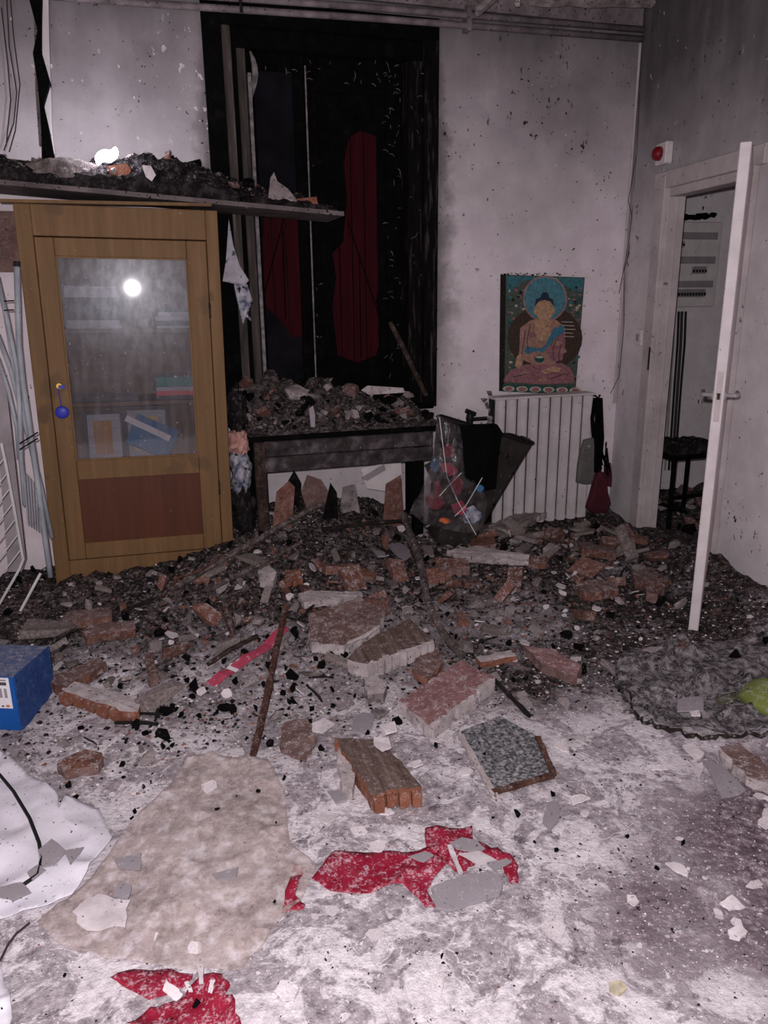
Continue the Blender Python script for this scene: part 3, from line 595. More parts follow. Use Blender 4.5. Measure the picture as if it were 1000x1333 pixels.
stack(.10, .36, .955, [(.018, 'book_dark', 'dark folder at the bottom of the middle shelf pile'), (.022, 'book_red', 'red folder low in the middle shelf pile'), (.018, 'book_white', 'white folder in the middle shelf pile'), (.026, 'book_teal', 'teal folder near the top of the middle shelf pile'), (.022, 'book_teal', 'teal folder on top of the middle shelf pile')], '', 'folders on the middle cabinet shelf')
stack(-.30, .02, .955, [(.02, 'book_dark', 'flat dark book lying alone on the middle shelf')], '', None)
def frame_art(x, z, w_, h_, tilt, mt, label, y=.14):
    t = empty('picture_frame', incab(x, y, z+.006), label, 'picture frame'); t.rotation_euler = (R(-9), R(tilt), 0)
    for a, b in (((-w_/2, 0), (w_/2, .018)), ((-w_/2, h_-.018), (w_/2, h_)), ((-w_/2, .018), (-w_/2+.018, h_-.018)), ((w_/2-.018, .018), (w_/2, h_-.018))):
        MB().box((a[0], -.008, a[1]), (b[0], .008, b[1])).build('rail', 'book_dark', t, world=False)
    MB().box((-w_/2+.018, 0, .018), (w_/2-.018, .004, h_-.018)).build('mount', 'book_white', t, world=False)
    MB().box((-w_/2+.045, -.002, .05), (w_/2-.06, 0, h_-.05)).build('print', mt, t, world=False)
frame_art(-.155, .63, .19, .265, 1, 'art_orange', 'small picture frame with an orange print on the lower cabinet shelf')
frame_art(.045, .63, .22, .27, 2, 'book_yellow', 'dark framed yellow card behind the blue magazine', .2)
m = MB(); m.box((-.11, 0, 0), (.11, .012, .16)); o = m.build('magazine', 'book_blue', base=(0, 0, 0)); o.location = incab(.04, .10, .70); o.rotation_euler = (R(-20), R(28), R(4)); tag(o, 'blue magazine slumped at an angle on the lower cabinet shelf', 'magazine')
m = MB(); m.box((-.12, 0, .0), (.11, .006, .03)); o = m.build('paper_roll', 'paper', base=(0, 0, 0)); o.location = incab(.05, .085, .80); o.rotation_euler = (R(-10), R(30), 0); tag(o, 'pale folded paper lying across the blue magazine', 'paper')
rg = random.Random(12)
for i in range(9):
    m = MB(); m.bm(chunk_bm(rg, rg.uniform(.02, .045), .02, rg.uniform(.01, .03))); o = m.build('trinket', ['book_dark', 'grey_plastic', 'book_white'][i % 3]); o.location = incab(rg.uniform(.17, .37), rg.uniform(.07, .16), .632+.0); tag(o, 'small grey knick-knack jumbled on the lower cabinet shelf', 'trinket', 'knick-knacks on the lower cabinet shelf')

# ------------------------------------------------------------------ fallen board and its load
def board_z(x): return 1.842-.066*(x-.38)
bm_ = MB(); bx0, bx1, by0, by1 = -1.1, .985, 3.79, 4.17
bm_.add([(bx0, by0, board_z(bx0)), (bx1, by0+.03, board_z(bx1)), (bx1, by1, board_z(bx1)), (bx0, by1, board_z(bx0)), (bx0, by0, board_z(bx0)+.02), (bx1, by0+.03, board_z(bx1)+.02), (bx1, by1, board_z(bx1)+.02), (bx0, by1, board_z(bx0)+.02)], [(0,3,2,1),(4,5,6,7),(0,1,5,4),(1,2,6,5),(2,3,7,6),(3,0,4,7)])
tag(bm_.build('shelf_board', 'board_lam'), 'long sagging grey board lying across the top of the cabinet', 'board')
m = MB(); m.box((-.52, 3.80, 1.832), (.36, 3.84, 1.845)); m.build('batten', 'oak')
tag(bpy.data.objects['batten'], 'thin wooden batten between cabinet and board', 'batten')
def heap(name, x0, x1, y0, y1, base, hf, d, label, mt, seed):
    xs = np.arange(x0, x1+d/2, d); ys = np.arange(y0, y1+d/2, d); X_, Y_ = np.meshgrid(xs, ys)
    Hh = hf(X_, Y_)*(.55+.9*fbm(X_*9+seed, Y_*9-seed, 5)) + (fbm(X_*30+seed, Y_*30, 3)-.5)*.035
    Z_ = base(X_)+np.maximum(Hh, .0015)
    nx, ny = len(xs), len(ys); m = MB(); vs = list(zip(X_.ravel(), Y_.ravel(), Z_.ravel())); idx = np.arange(nx*ny).reshape(ny, nx)
    fs = [(idx[j, i], idx[j, i+1], idx[j+1, i+1], idx[j+1, i]) for j in range(ny-1) for i in range(nx-1)]
    o_ = len(vs); vs += [(X_[j, i], Y_[j, i], base(X_[j, i])+.0005) for j, i in [(0, 0), (0, nx-1), (ny-1, nx-1), (ny-1, 0)]]
    fs += [tuple([o_, o_+1]+[int(k) for k in idx[0, ::-1]]), tuple([o_+1, o_+2]+[int(k) for k in idx[::-1, -1]]), tuple([o_+2, o_+3]+[int(k) for k in idx[-1, :]]), tuple([o_+3, o_]+[int(k) for k in idx[:, 0]])]
    m.add(vs, [tuple(int(k) for k in f) for f in fs]); o = m.build(name, mt); tag(o, label, 'ash', kind='stuff')
    def top(x, y): return float(base(np.array(x))+max(.0015, float(hf(np.array(x), np.array(y))*(.55+.9*fbm(np.array(x*9+seed), np.array(y*9-seed), 5))) + float((fbm(np.array(x*30+seed), np.array(y*30), 3)-.5)*.035)))
    return top
def shelf_hf(x, y):
    p = np.interp(x, [-1.1, -.5, -.28, -.1, .08, .3, .55, .8, .985], [.08, .10, .09, .13, .17, .13, .08, .05, .01])
    return p*np.clip((y-3.785)/.10, .12, 1)*np.clip((4.2-y)/.05, .3, 1)
shelf_top = heap('ash_heap', -1.09, .975, 3.83, 4.165, lambda x: 1.862-.066*(x-.38), shelf_hf, .014, 'black charred rubble heaped on the fallen board', 'char_soft', 3)

# ------------------------------------------------------------------ charred desk
DXa, DXb, DYa, DYb, DZt = .485, 1.47, 3.80, 4.22, .765
desk = empty('desk', ((DXa+DXb)/2, (DYa+DYb)/2, 0), 'charred desk with an apron of drawers, buried in ash under the window', 'desk')
MB().box((DXa-.02, DYa-.02, DZt-.028), (DXb+.02, DYb, DZt)).build('table_top', 'char', desk, bevel=.006)
ap = MB().box((DXa+.05, DYa+.005, .655), (DXb-.03, DYa+.025, DZt-.03)).build('apron', 'apron_soot', desk, bevel=.003)
for k in range(4):
    a = DXa+.06+k*.225; dr = MB().box((a, DYa-.006, .658), (a+.215, DYa+.005, DZt-.034)).build('drawer', 'apron_soot', desk, bevel=.003)
MB().box((DXa+.05, DYa+.0, .575), (DXb-.03, DYa+.03, .652)).build('lower_rail', 'apron_soot', desk, bevel=.004)
for (x, y, mt) in ((DXa+.005, DYa, 'rust_dark'), (DXb-.135, DYa+.0, 'char'), (DXa+.005, DYb-.06, 'char'), (DXb-.05, DYb-.06, 'char')):
    MB().box((x, y+.001, 0), (x+.055, y+.052, DZt-.03)).build('leg', mt, desk, bevel=.005)
def desk_hf(x, y): return np.clip((y-3.775)/.40, .03, 1)*(.17+.06*np.cos((x-.75)*5))*np.clip((x-.44)/.05, .2, 1)*np.clip((1.52-x)/.10, .15, 1)
desk_top = heap('ash_heap', .466, 1.488, 3.785, 4.215, lambda x: x*0+DZt, desk_hf, .014, 'grey and black ash heap burying the desk top', 'ash_grey', 8)

# ------------------------------------------------------------------ radiator
rad = empty('radiator', (2.27, 4.13, 0), 'white fluted wall radiator under the poster', 'radiator')
rx0, rx1, ns = 1.945, 2.605, 9; pw = (rx1-rx0)/ns
for k in range(ns):
    a = rx0+k*pw+.0065; b = a+pw-.013
    prof = [(a, 4.155), (a, 4.115), (a+.010, 4.095), (a+pw*.55, 4.090), (a+pw*.62, 4.108), (b, 4.112), (b, 4.155)]
    m = MB(); m.loft([[Vector((x, y, z)) for x, y in prof] for z in (.06, .832)]); m.build('flute', 'paint_white', rad)
MB().box((rx0, 4.125, .08), (rx1, 4.20, .83)).build('core', 'black_plastic', rad)
MB().box((rx0-.004, 4.10, .832), (rx1+.004, 4.21, .846)).build('top_grille', 'paint_white', rad, bevel=.003)
for x in (2.0, 2.5): MB().box((x, 4.2, .3), (x+.05, 4.249, .7)).build('bracket', 'grey_plastic', rad)
q = on_y(617, 548, 4.1)
vlv = empty('radiator_valve', (q.x, 4.16, 0), 'blackened radiator valve and pipe beside the radiator', 'valve')
MB().tube([(q.x, 4.16, 0), (q.x, 4.16, q.z-.02)], .009).build('pipe', 'pipe_dirty', vlv)
MB().tube([(q.x, 4.16, q.z-.03), (q.x, 4.16, q.z+.01), (q.x, 4.16, q.z+.045)], [.018, .024, .016], 10).tube([(q.x, 4.16, q.z), (rx0+.02, 4.16, q.z)], .012, 8).build('valve_body', 'black_plastic', vlv)
MB().tube([(q.x-.03, 4.15, q.z+.055), (q.x+.03, 4.15, q.z+.03)], .014, 8).build('valve_knob', 'black_plastic', vlv)
# burnt lumps stuck on the radiator's corner
m = MB()
for k in range(6):
    b = chunk_bm(rg, rg.uniform(.018, .035), .02, rg.uniform(.015, .03)); bmesh.ops.translate(b, verts=b.verts, vec=(1.935+rg.uniform(-.035, .02), 4.15+rg.uniform(0, .05), .865-.035*k)); m.bm(b)
tag(m.build('burnt_plaster', 'plaster_bit'), 'burnt plaster crust clinging to the radiator corner by the valve', 'plaster')

# ------------------------------------------------------------------ poster
def pz(zx, zy): return on_y(620+zx/3.604, 330+zy/3.604, YB-.006)
pc = [pz(115, 98), pz(510, 112), pz(466, 652), pz(108, 646)]
po = empty('poster', (pc[3]+pc[2])/2, 'poster of a seated Buddha with a blue halo, singed at the top', 'poster')
po.location.y = YB-.004
m = MB(); m.add([p for p in pc]+[p+Vector((0, .004, 0)) for p in pc], [(0, 1, 2, 3), (7, 6, 5, 4), (0, 4, 5, 1), (1, 5, 6, 2), (2, 6, 7, 3), (3, 7, 4, 0)]); sh_ = m.build('sheet', 'p_green', po)
PM = ['p_teal', 'p_brown', 'p_halo', 'p_pink', 'p_rose', 'p_robe', 'p_skin', 'p_hair', 'p_blue', 'p_dkteal', 'p_cream', 'p_dark', 'p_ink', 'p_green']
pm = MB(); layer = [0]
def shp(mt, pts):
    layer[0] += 1; pm.cur = PM.index(mt); d = Vector((0, -.00025*layer[0]-.0006, 0)); pm.add([pz(*p)+d for p in pts], [tuple(range(len(pts)))])
def ell(cx, cy, rx, ry, a0=0, a1=360, n=26): return [(cx+rx*math.cos(R(a0+(a1-a0)*k/n)), cy+ry*math.sin(R(a0+(a1-a0)*k/n))) for k in range(n if a1-a0 == 360 else n+1)]
shp('p_teal', [(140, 105), (505, 117), (497, 185), (410, 150), (300, 120), (210, 130), (150, 190)])
shp('p_dark', [(113, 100), (140, 102), (132, 645), (109, 644)])
prg = random.Random(2)
for k in range(110):                          # small painted clouds, figures and foliage around the border
    cx = prg.choice((prg.uniform(145, 235), prg.uniform(395, 490))); cy = prg.uniform(150, 330) if prg.random() < .75 else prg.uniform(470, 590); cx -= max(0, cy-300)*.06*(cx > 300)
    shp(prg.choice(('p_cream', 'p_rose', 'p_teal', 'p_green', 'p_dkteal', 'p_pink', 'p_dark')), ell(cx, cy, prg.uniform(3, 10), prg.uniform(3, 9), n=8))
shp('p_brown', ell(312, 395, 175, 150)); shp('p_pink', ell(312, 212, 104, 108)); shp('p_halo', ell(312, 212, 97, 101))
shp('p_rose', [(118, 590), (150, 545), (220, 520), (300, 510), (390, 512), (430, 535), (450, 575), (447, 605), (300, 612), (120, 600)])
shp('p_robe', [(195, 350), (245, 312), (300, 300), (365, 312), (400, 340), (406, 420), (395, 480), (350, 520), (260, 520), (215, 500), (196, 440)])
shp('p_rose', [(345, 380), (405, 345), (406, 430), (392, 500), (340, 505), (320, 460)])
shp('p_pink', [(195, 350), (230, 330), (228, 430), (205, 520), (180, 535), (192, 450)])
shp('p_skin', [(262, 315), (345, 315), (330, 350), (338, 385), (325, 405), (290, 410), (268, 385)]); shp('p_skin', [(180, 480), (200, 470), (205, 520), (190, 535), (172, 525)])
shp('p_skin', [(290, 545), (350, 528), (388, 535), (380, 550), (310, 562)])
shp('p_skin', ell(308, 262, 43, 52)); shp('p_skin', ell(265, 268, 6, 18)); shp('p_skin', ell(351, 268, 6, 18)); shp('p_skin', [(290, 300), (328, 300), (335, 325), (283, 325)])
shp('p_hair', [(262, 248), (268, 215), (290, 205), (296, 185), (312, 180), (326, 187), (328, 205), (348, 215), (354, 248), (335, 225), (308, 218), (282, 225)])
shp('p_blue', [(325, 400), (350, 355), (385, 335), (404, 350), (400, 372), (370, 385), (330, 430), (300, 465), (280, 455), (225, 470), (215, 455), (225, 432), (280, 445), (308, 435)])
shp('p_dkteal', ell(285, 492, 22, 18)); shp('p_cream', ell(285, 484, 18, 6))
for k, (cx, cy) in enumerate(((215, 560), (360, 570), (300, 590), (390, 455), (250, 380), (370, 420))): shp(('p_pink', 'p_rose', 'p_robe')[k % 3], ell(cx, cy, 22, 12))
for pts in ([(240, 330), (225, 400), (232, 470)], [(360, 400), (345, 450), (352, 500)], [(385, 420), (372, 470), (376, 505)], [(160, 575), (230, 560), (300, 585)], [(330, 585), (400, 560), (440, 580)], [(250, 530), (300, 545), (370, 560)], [(215, 360), (208, 420), (198, 470)], [(300, 335), (312, 342), (325, 335)]):
    shp('p_brown', [(x, y) for x, y in pts]+[(x+3, y+3) for x, y in reversed(pts)])
shp('p_dkteal', [(112, 612), (300, 618), (462, 625), (466, 650), (300, 652), (110, 644)])
for k in range(6): shp('p_cream', ell(140+62*k, 631+k*1.5, 27, 13)); shp('p_rose', ell(140+62*k, 632+k*1.5, 18, 10))
for k in range(5): shp('p_ink', [(385+3*k, 318+17*k), (438+6*(k % 3), 320+17*k), (438+6*(k % 3), 322.5+17*k), (385+3*k, 320.5+17*k)])
pm.build('print', PM, po)
txt = 'RIE CÉLEST'
for i, ch in enumerate(txt):
    if ch == ' ': continue
    cu = bpy.data.curves.new('letter', 'FONT'); cu.body = ch; cu.size = 1; cu.align_x = 'CENTER'
    to = bpy.data.objects.new('letter', cu); col.objects.link(to); dg = bpy.context.evaluated_depsgraph_get(); me = bpy.data.meshes.new_from_object(to.evaluated_get(dg)); bpy.data.objects.remove(to)
    ang = -112 + i*13.2; cx, cy = 312+82*math.cos(R(ang)), 214+84*math.sin(R(ang)); sc = 34 if i not in (4,) else 44
    t = R(ang+90)
    vs = []
    for v in me.vertices:
        lx, ly = v.co.x*sc, -v.co.y*sc; vs.append(pz(cx+lx*math.cos(t)-ly*math.sin(t), cy+lx*math.sin(t)+ly*math.cos(t))+Vector((0, -.012, 0)))
    mm = MB(); mm.add(vs, [tuple(p.vertices) for p in me.polygons]); mm.build('letter', 'p_ink', po)
m = MB()
for k in range(26):
    b = chunk_bm(rg, rg.uniform(.004, .016), .004, rg.uniform(.003, .009), 9); p = pz(115+rg.random()**1.0*340, 97+rg.uniform(-4, 6)); bmesh.ops.translate(b, verts=b.verts, vec=(p.x, YB-.010, p.z)); m.bm(b)
tag(m.build('singed_edge', 'coal', po), kind='stuff')

# ------------------------------------------------------------------ hanging bags
hk = on_y(778, 516, 4.13)
hook = MB(); hook.tube([(hk.x, YB-.002, hk.z+.005), (hk.x, 4.15, hk.z), (hk.x, 4.12, hk.z-.01), (hk.x, 4.105, hk.z+.012)], .006, 8); tag(hook.build('wall_hook', 'black_plastic'), 'black hook carrying the two hanging bags', 'hook')
def bag(name, label, mt, outline, Y0, thick, straps, smt='black_cloth'):
    pts = [on_y(x, y, Y0) for x, y in outline]; c = sum(pts, Vector())/len(pts)
    t = empty(name, (c.x, Y0, min(p.z for p in pts)), label, 'bag'); rings = []
    for k, sc in ((-1, .80), (-.6, .96), (0, 1.0), (.6, .96), (1, .80)):
        rings.append([Vector((c.x+(p.x-c.x)*sc, Y0+k*thick, c.z+(p.z-c.z)*sc)) for p in pts])
    m = MB(); m.loft(rings); m.build('pouch', mt, t, smooth=False)
    for st in straps:
        m = MB(); m.tube([on_y(x, y, Y) for x, y, Y in st], .012, 6); m.build('strap', smt, t)
    return t
g = bag('shoulder_bag', 'grey flat bag hanging by black straps from the hook', 'grey_bag', [(760, 572), (772, 569), (776, 580), (777, 615), (774, 629), (762, 631), (750, 628), (752, 605), (756, 585)], 4.06, .02,
    [[(773, 572, 4.06), (771, 545, 4.08), (775, 518, 4.10)], [(777, 600, 4.06), (781, 560, 4.07), (780, 518, 4.10)]])
MB().tube([on_y(767, 581, 4.036), on_y(767, 581, 4.031)], .007, 10).build('eyelet', 'grey_plastic', g)
g = bag('shoulder_bag', 'wine red bag hanging below the grey bag near the corner', 'wine_bag', [(775, 617), (780, 612), (788, 616), (790, 640), (794, 655), (788, 667), (772, 668), (763, 662), (768, 645), (772, 630)], 4.03, .03,
    [[(780, 615, 4.03), (784, 570, 4.05), (782, 518, 4.10)], [(776, 615, 4.03), (776, 575, 4.04), (778, 518, 4.09)]])
m = MB(); b0 = [(786, 605), (795, 602), (797, 620), (796, 634), (788, 632)]; m.loft([[on_y(x, y, Y) for x, y in b0] for Y in (4.04, 4.07)]); m.build('side_pocket', 'wine_bag', g)
m = MB()
for k in range(12): m.tube([on_y(782+rg.uniform(-3, 10), 575+k*2, 4.03), on_y(786+rg.uniform(-4, 9), 612+rg.uniform(-8, 10), 4.02)], .004, 5)
m.build('frayed_cord', 'black_cloth', g)

# ------------------------------------------------------------------ tipped basket, plastic bag and black cloth
def vsheet(outline, Y0, spacing, amp, th, seed, bulge=0., zoomf=None):
    f = zoomf or (lambda x, y: (x, y)); pts = [on_y(*f(x, y), Y0) for x, y in outline]; cx = sum(p.x for p in pts)/len(pts); cz = sum(p.z for p in pts)/len(pts)
    b = bmesh.new(); b.faces.new([b.verts.new(p) for p in pts]); bmesh.ops.triangulate(b, faces=b.faces[:])
    for it in range(7):
        es = [e for e in b.edges if e.calc_length() > spacing]
        if not es: break
        bmesh.ops.subdivide_edges(b, edges=es, cuts=1); bmesh.ops.triangulate(b, faces=[q for q in b.faces if len(q.verts) > 3])
    for v in b.verts:
        n_ = float(fbm(np.array(v.co.x*11+seed), np.array(v.co.z*5), 4))-.5; r2 = ((v.co.x-cx)/.2)**2+((v.co.z-cz)/.3)**2
        v.co.y += n_*amp - bulge*max(0, 1-r2)
    r = bmesh.ops.extrude_face_region(b, geom=b.faces[:])
    for q in r['geom']:
        if isinstance(q, bmesh.types.BMVert): q.co.y += th
    m = MB(); m.bm(b); return m
bz = lambda x, y: (520+x/5.556, 520+y/5.556)
def rrect(cx, cy, hx, hy, z, n=5, tilt=0):
    out = []
    for sx, sy, a0 in ((1, 1, 0), (-1, 1, 90), (-1, -1, 180), (1, -1, 270)):
        for k in range(n):
            a = R(a0+90*k/(n-1)); out.append(Vector((cx+sx*(hx-.04)+.04*math.cos(a), cy+sy*(hy-.04)+.04*math.sin(a), z+tilt*(cx+sx*hx-cx))))
    return out
bk = empty('laundry_basket', (1.56, 3.78, .12), 'dark fabric laundry basket tipped sideways beside the radiator', 'basket')
rings = []
for t in np.linspace(0, 1, 9):
    rings.append(rrect(1.545+.205*t, 3.80+.02*t, .115+.115*t, .11+.05*t, .12+.60*t, tilt=-.28*t))
m = MB(); m.loft(rings, cap=False); m.add(rings[0], [tuple(range(len(rings[0])))]); m.build('body', 'basket_cloth', bk, smooth=True)
MB().tube(rings[-1]+[rings[-1][0]], .007, 6).build('rim_wire', 'black_plastic', bk)
MB().tube([on_y(*bz(880, 265), 3.74), on_y(*bz(942, 282), 3.74), on_y(*bz(850, 392), 3.74)], .0045, 6).build('handle_wire', 'black_wire', bk)
m = vsheet([(430, 195), (560, 185), (700, 178), (732, 230), (705, 330), (705, 430), (695, 560), (690, 640), (620, 655), (560, 640), (560, 580), (510, 570), (450, 530), (420, 440), (430, 340)], 3.60, .02, .05, .045, 3, .03, bz)
tag(m.build('black_cloth', 'black_cloth', smooth=True), 'black cloth draped over the front of the laundry basket', 'cloth')
pb = empty('plastic_bag', on_y(575, 690, 3.60), 'clear plastic bag of red and blue wrappers against the basket', 'plastic bag')
vsheet([(290, 112), (340, 150), (430, 190), (425, 360), (450, 540), (540, 640), (640, 700), (600, 970), (400, 955), (180, 900), (75, 815), (130, 690), (200, 500), (235, 330), (265, 210)], 3.585, .018, .075, .0012, 5, .06, bz).build('film', 'clear_film', pb, smooth=True)
for k, (mt, cx, cy, sx, sy) in enumerate((('red_film', 235, 725, 60, 55), ('red_film', 330, 360, 40, 55), ('pink_wrap', 340, 490, 60, 40), ('red_film', 395, 620, 45, 70), ('pink_wrap', 405, 775, 45, 50), ('ink_orange', 310, 860, 40, 20), ('book_blue', 235, 460, 35, 45), ('rag_blue', 505, 820, 75, 60), ('book_blue', 555, 625, 30, 25), ('basket_cloth', 300, 580, 120, 180), ('basket_cloth', 420, 850, 160, 90), ('red_film', 250, 640, 30, 60))):
    pts = ell(cx, cy, sx, sy, n=9); pts = [(x+rg.uniform(-.3, .3)*sx, y+rg.uniform(-.3, .3)*sy) for x, y in pts]
    vsheet(pts, 3.615 if k not in (9, 10) else 3.65, .03, .03, .012, k, .05, bz).build('wrapper', mt, pb)
for st in ([(290, 130), (315, 330), (345, 560), (420, 730), (555, 980)], [(600, 565), (545, 660), (480, 770), (400, 845)], [(450, 530), (350, 630), (290, 700)]):
    MB().tube([on_y(*bz(x, y), 3.525) for x, y in st], .0022, 5).build('string', 'white_wire', pb)
# rags between the cabinet and the desk
for nm, mt, c, s_, lab in (('cloth_bundle', 'rag_blue', (.425, 3.93, .57), (.05, .08, .12), 'blue and white patterned cloth bundle wedged beside the desk'), ('cloth_bundle', 'rag_pink', (.42, 3.93, .72), (.06, .08, .07), 'pinkish rag on top of the patterned bundle'),
        ('cloth_bundle', 'char_soft', (.425, 3.95, .88), (.05, .09, .12), 'blackened cloth heap above the pinkish rag'), ('cloth_bundle', 'char_soft', (.43, 3.95, .34), (.06, .09, .16), 'blackened bundle on the rubble under the patterned cloth')):
    b = bmesh.new(); bmesh.ops.create_icosphere(b, subdivisions=4, radius=1)
    for v in b.verts:
        n_ = .45+1.1*float(fbm(np.array(v.co.x*2.9+c[2]*9+v.co.y*2), np.array(v.co.z*2.9+v.co.y*2), 4)); v.co = Vector((c[0]+v.co.x*s_[0]*n_, c[1]+v.co.y*s_[1]*n_, c[2]+v.co.z*s_[2]*n_))
    m = MB(); m.bm(b); tag(m.build(nm, mt, smooth=True), lab, 'cloth')
hr = empty('hanging_rag', on_y(305, 410, 3.99), 'torn pale rag hanging from the board beside the window', 'rag')
vsheet([(298, 285), (304, 320), (312, 345), (324, 365), (318, 372), (300, 368), (290, 366), (294, 340)], 3.985, .015, .03, .003, 4).build('upper_rag', 'rag', hr, smooth=True)
vsheet([(304, 367), (322, 370), (329, 392), (324, 400), (327, 418), (320, 412), (317, 425), (311, 400), (308, 388)], 3.985, .015, .03, .003, 6).build('lower_rag', 'rag_blue', hr, smooth=True)

# ------------------------------------------------------------------ metal racks by the cabinet
tz = lambda x, y, Y: on_y(x/2.836, 330+y/2.836, Y)
rk = empty('drying_rack', (-.60, 3.72, 0), 'folded white metal drying rack of thin tubes leaning beside the cabinet', 'drying rack')
for pts, r_ in (([(62, 40), (66, 200), (70, 330), (84, 470), (112, 660), (140, 850), (165, 1040), (187, 1195)], .0125), ([(-12, 80), (30, 260), (62, 420), (72, 560), (78, 760), (92, 930)], .011), ([(-10, 295), (40, 430), (95, 640), (150, 860), (192, 1050)], .0105),
        ([(5, 150), (45, 400), (85, 560), (110, 700), (140, 880), (150, 960)], .006), ([(-10, 380), (30, 500), (62, 640), (70, 760)], .009)):
    MB().tube([tz(x, y, 3.74-.012*k) for k, (x, y) in enumerate(pts)], r_, 8).build('tube', 'steel_tube', rk, smooth=True)
MB().tube([tz(62, 48, 3.74), tz(61, 28, 3.74)], .0145, 8).build('end_cap', 'black_plastic', rk)
for k in range(6): MB().tube([tz(88+k*11, 800+k*12, 3.68), tz(96+k*10, 900+k*8, 3.67), tz(104+k*9, 1000+k*6, 3.66)], .0032, 5).build('wire', 'steel_tube', rk)
for y in (668, 690): MB().tube([tz(72, y+34, 3.62), tz(140, y-8, 3.62)], .0035, 5).build('tie', 'black_wire', rk)
for y in (176, 210): MB().tube([tz(14, y, 3.70), tz(52, y-2, 3.70)], .003, 5).build('tie', 'black_wire', rk)
m = MB(); rr = [tz(-30, 440, 3.80), tz(18, 450, 3.80), tz(95, 1130, 3.78), tz(80, 1175, 3.78), tz(30, 1175, 3.78)]; m.loft([rr, [p+Vector((0, .03, 0)) for p in rr]]); tag(m.build('ironing_board', 'grey_plastic'), 'folded grey board standing behind the drying rack', 'ironing board')
wr_ = empty('wire_shelf', (-.66, 3.5, 0), 'white coated wire rack leaning in front of the drying rack', 'wire rack')
edge = [(5, 700), (24, 790), (52, 940), (86, 1130), (72, 1165), (0, 1290), (-40, 1350)]
MB().tube([tz(x, y, 3.52) for x, y in edge], .006, 6).build('frame_wire', 'white_wire', wr_)
for k in range(7):
    t = k/6; x, y = 12+t*68, 760+t*330; MB().tube([tz(x, y, 3.52), tz(x-50, y+65, 3.54), tz(x-95, y+120, 3.56)], .0032, 5).build('rung', 'white_wire', wr_)
MB().tube([tz(75, 1320, 3.42), tz(150, 1180, 3.45)], .006, 6).build('foot_wire', 'white_wire', wr_)
m = MB(); m.box((-.72, 4.16, 1.56), (-.50, 4.245, 1.83)); tag(m.build('brick_patch', 'brick_dull'), 'burnt reddish block against the wall above the racks', 'brick')

# ------------------------------------------------------------------ hanging strip, wires, lamp on the board
hs_ = empty('hanging_strip', on_y(62, 205, 3.86), 'long charred strip with a pale edge hanging from the ceiling to the board', 'strip')
pts = [(50, -60), (47, 0), (52, 40), (49, 70), (58, 110), (55, 140), (60, 175), (63, 206)]
m = MB(); rings = []
for i, (x, y) in enumerate(pts):
    c = on_y(x, y, 3.88); wv = .018+.010*math.sin(i*2.1); rings.append([c+Vector((-wv, -.006, 0)), c+Vector((wv*.9, -.012, .01)), c+Vector((wv, .012, 0)), c+Vector((-wv, .012, 0))])
m.loft(rings); m.build('charred_core', 'char', hs_)
m = MB(); m.loft([[on_y(x+o_, y, 3.885) + Vector((0, d_, 0)) for o_, d_ in ((1, 0), (10, 0), (10, .012), (1, .012))] for x, y in ((52, -60), (53, 0), (54, 60), (56, 120), (57, 165), (61, 200))]); m.build('pale_edge', 'paint_white', hs_)
m = MB(); m.loft([[on_y(x+o_, y, 3.88) + Vector((0, d_, 0)) for o_, d_ in ((-5, 0), (1, 0), (1, .01), (-5, .01))] for x, y in ((47, -60), (48, 0), (50, 60), (51, 120), (56, 190))]); m.build('grey_edge', 'board_lam', hs_)
for k, pts in enumerate(([(8, -20), (12, 60), (22, 120), (18, 160), (5, 196)], [(12, -20), (18, 50), (26, 110), (20, 170), (12, 198)], [(2, 10), (10, 80), (14, 130), (8, 190)])):
    tag(MB().tube([on_y(x, y, YB-.02) for x, y in pts], .003, 5).build('loose_cable', 'wire_dark'), ['loose wall cable whose end swings farthest from the charred strip', 'loose wall cable hanging closest to the charred strip', 'short loose cable hanging between two longer wall cables'][k], 'cable', 'cables dangling on the wall')
for lab, pts in (('long thin wire trailing down the room corner to the hook', [(833, 120), (829, 200), (818, 262), (828, 300), (813, 350), (812, 430), (806, 490), (795, 512)]), ('thin wire hanging in the corner with a curled end', [(835, 130), (826, 240), (824, 300), (816, 340), (823, 360), (828, 378)]), ('short wire hanging beside the corner', [(836, 170), (824, 270), (818, 320), (806, 382)])):
    tag(MB().tube([on_y(x, y, YB-.035) for x, y in pts], .0022, 5).build('loose_wire', 'wire_dark'), lab, 'wire')
tag(MB().tube([(2.835, YB-.012, .75), (2.838, YB-.012, 2.78)], .008, 6).build('corner_conduit', 'paint_frame'), 'thin white conduit running up the room corner', 'conduit')
lp = on_y(140, 212, 3.86); lp.z = max(lp.z, shelf_top(lp.x, 3.88)+.03)
la = empty('work_lamp', lp-Vector((0, 0, .04)), 'small glowing white lamp lying in the rubble on the board', 'lamp')
b = bmesh.new(); bmesh.ops.create_icosphere(b, subdivisions=3, radius=1)
for v in b.verts: v.co = lp+Vector((v.co.x*.040+v.co.z*.03, v.co.y*.02, v.co.z*.032+.008*math.sin(v.co.x*5)))
m = MB(); m.bm(b); m.build('lens', 'lamp_glow', la, smooth=True)
MB().tube([lp+Vector((.0, .012, 0)), lp+Vector((0, .05, -.01))], [.034, .026], 12).build('housing', 'black_plastic', la)
ll = bpy.data.lights.new('lamp_light', 'POINT'); ll.energy = 4.0; ll.shadow_soft_size = .03; ll.color = (.9, .9, 1); lob = bpy.data.objects.new('lamp_light', ll); col.objects.link(lob); lob.parent = la; lob.location = (0, -.03, .085)

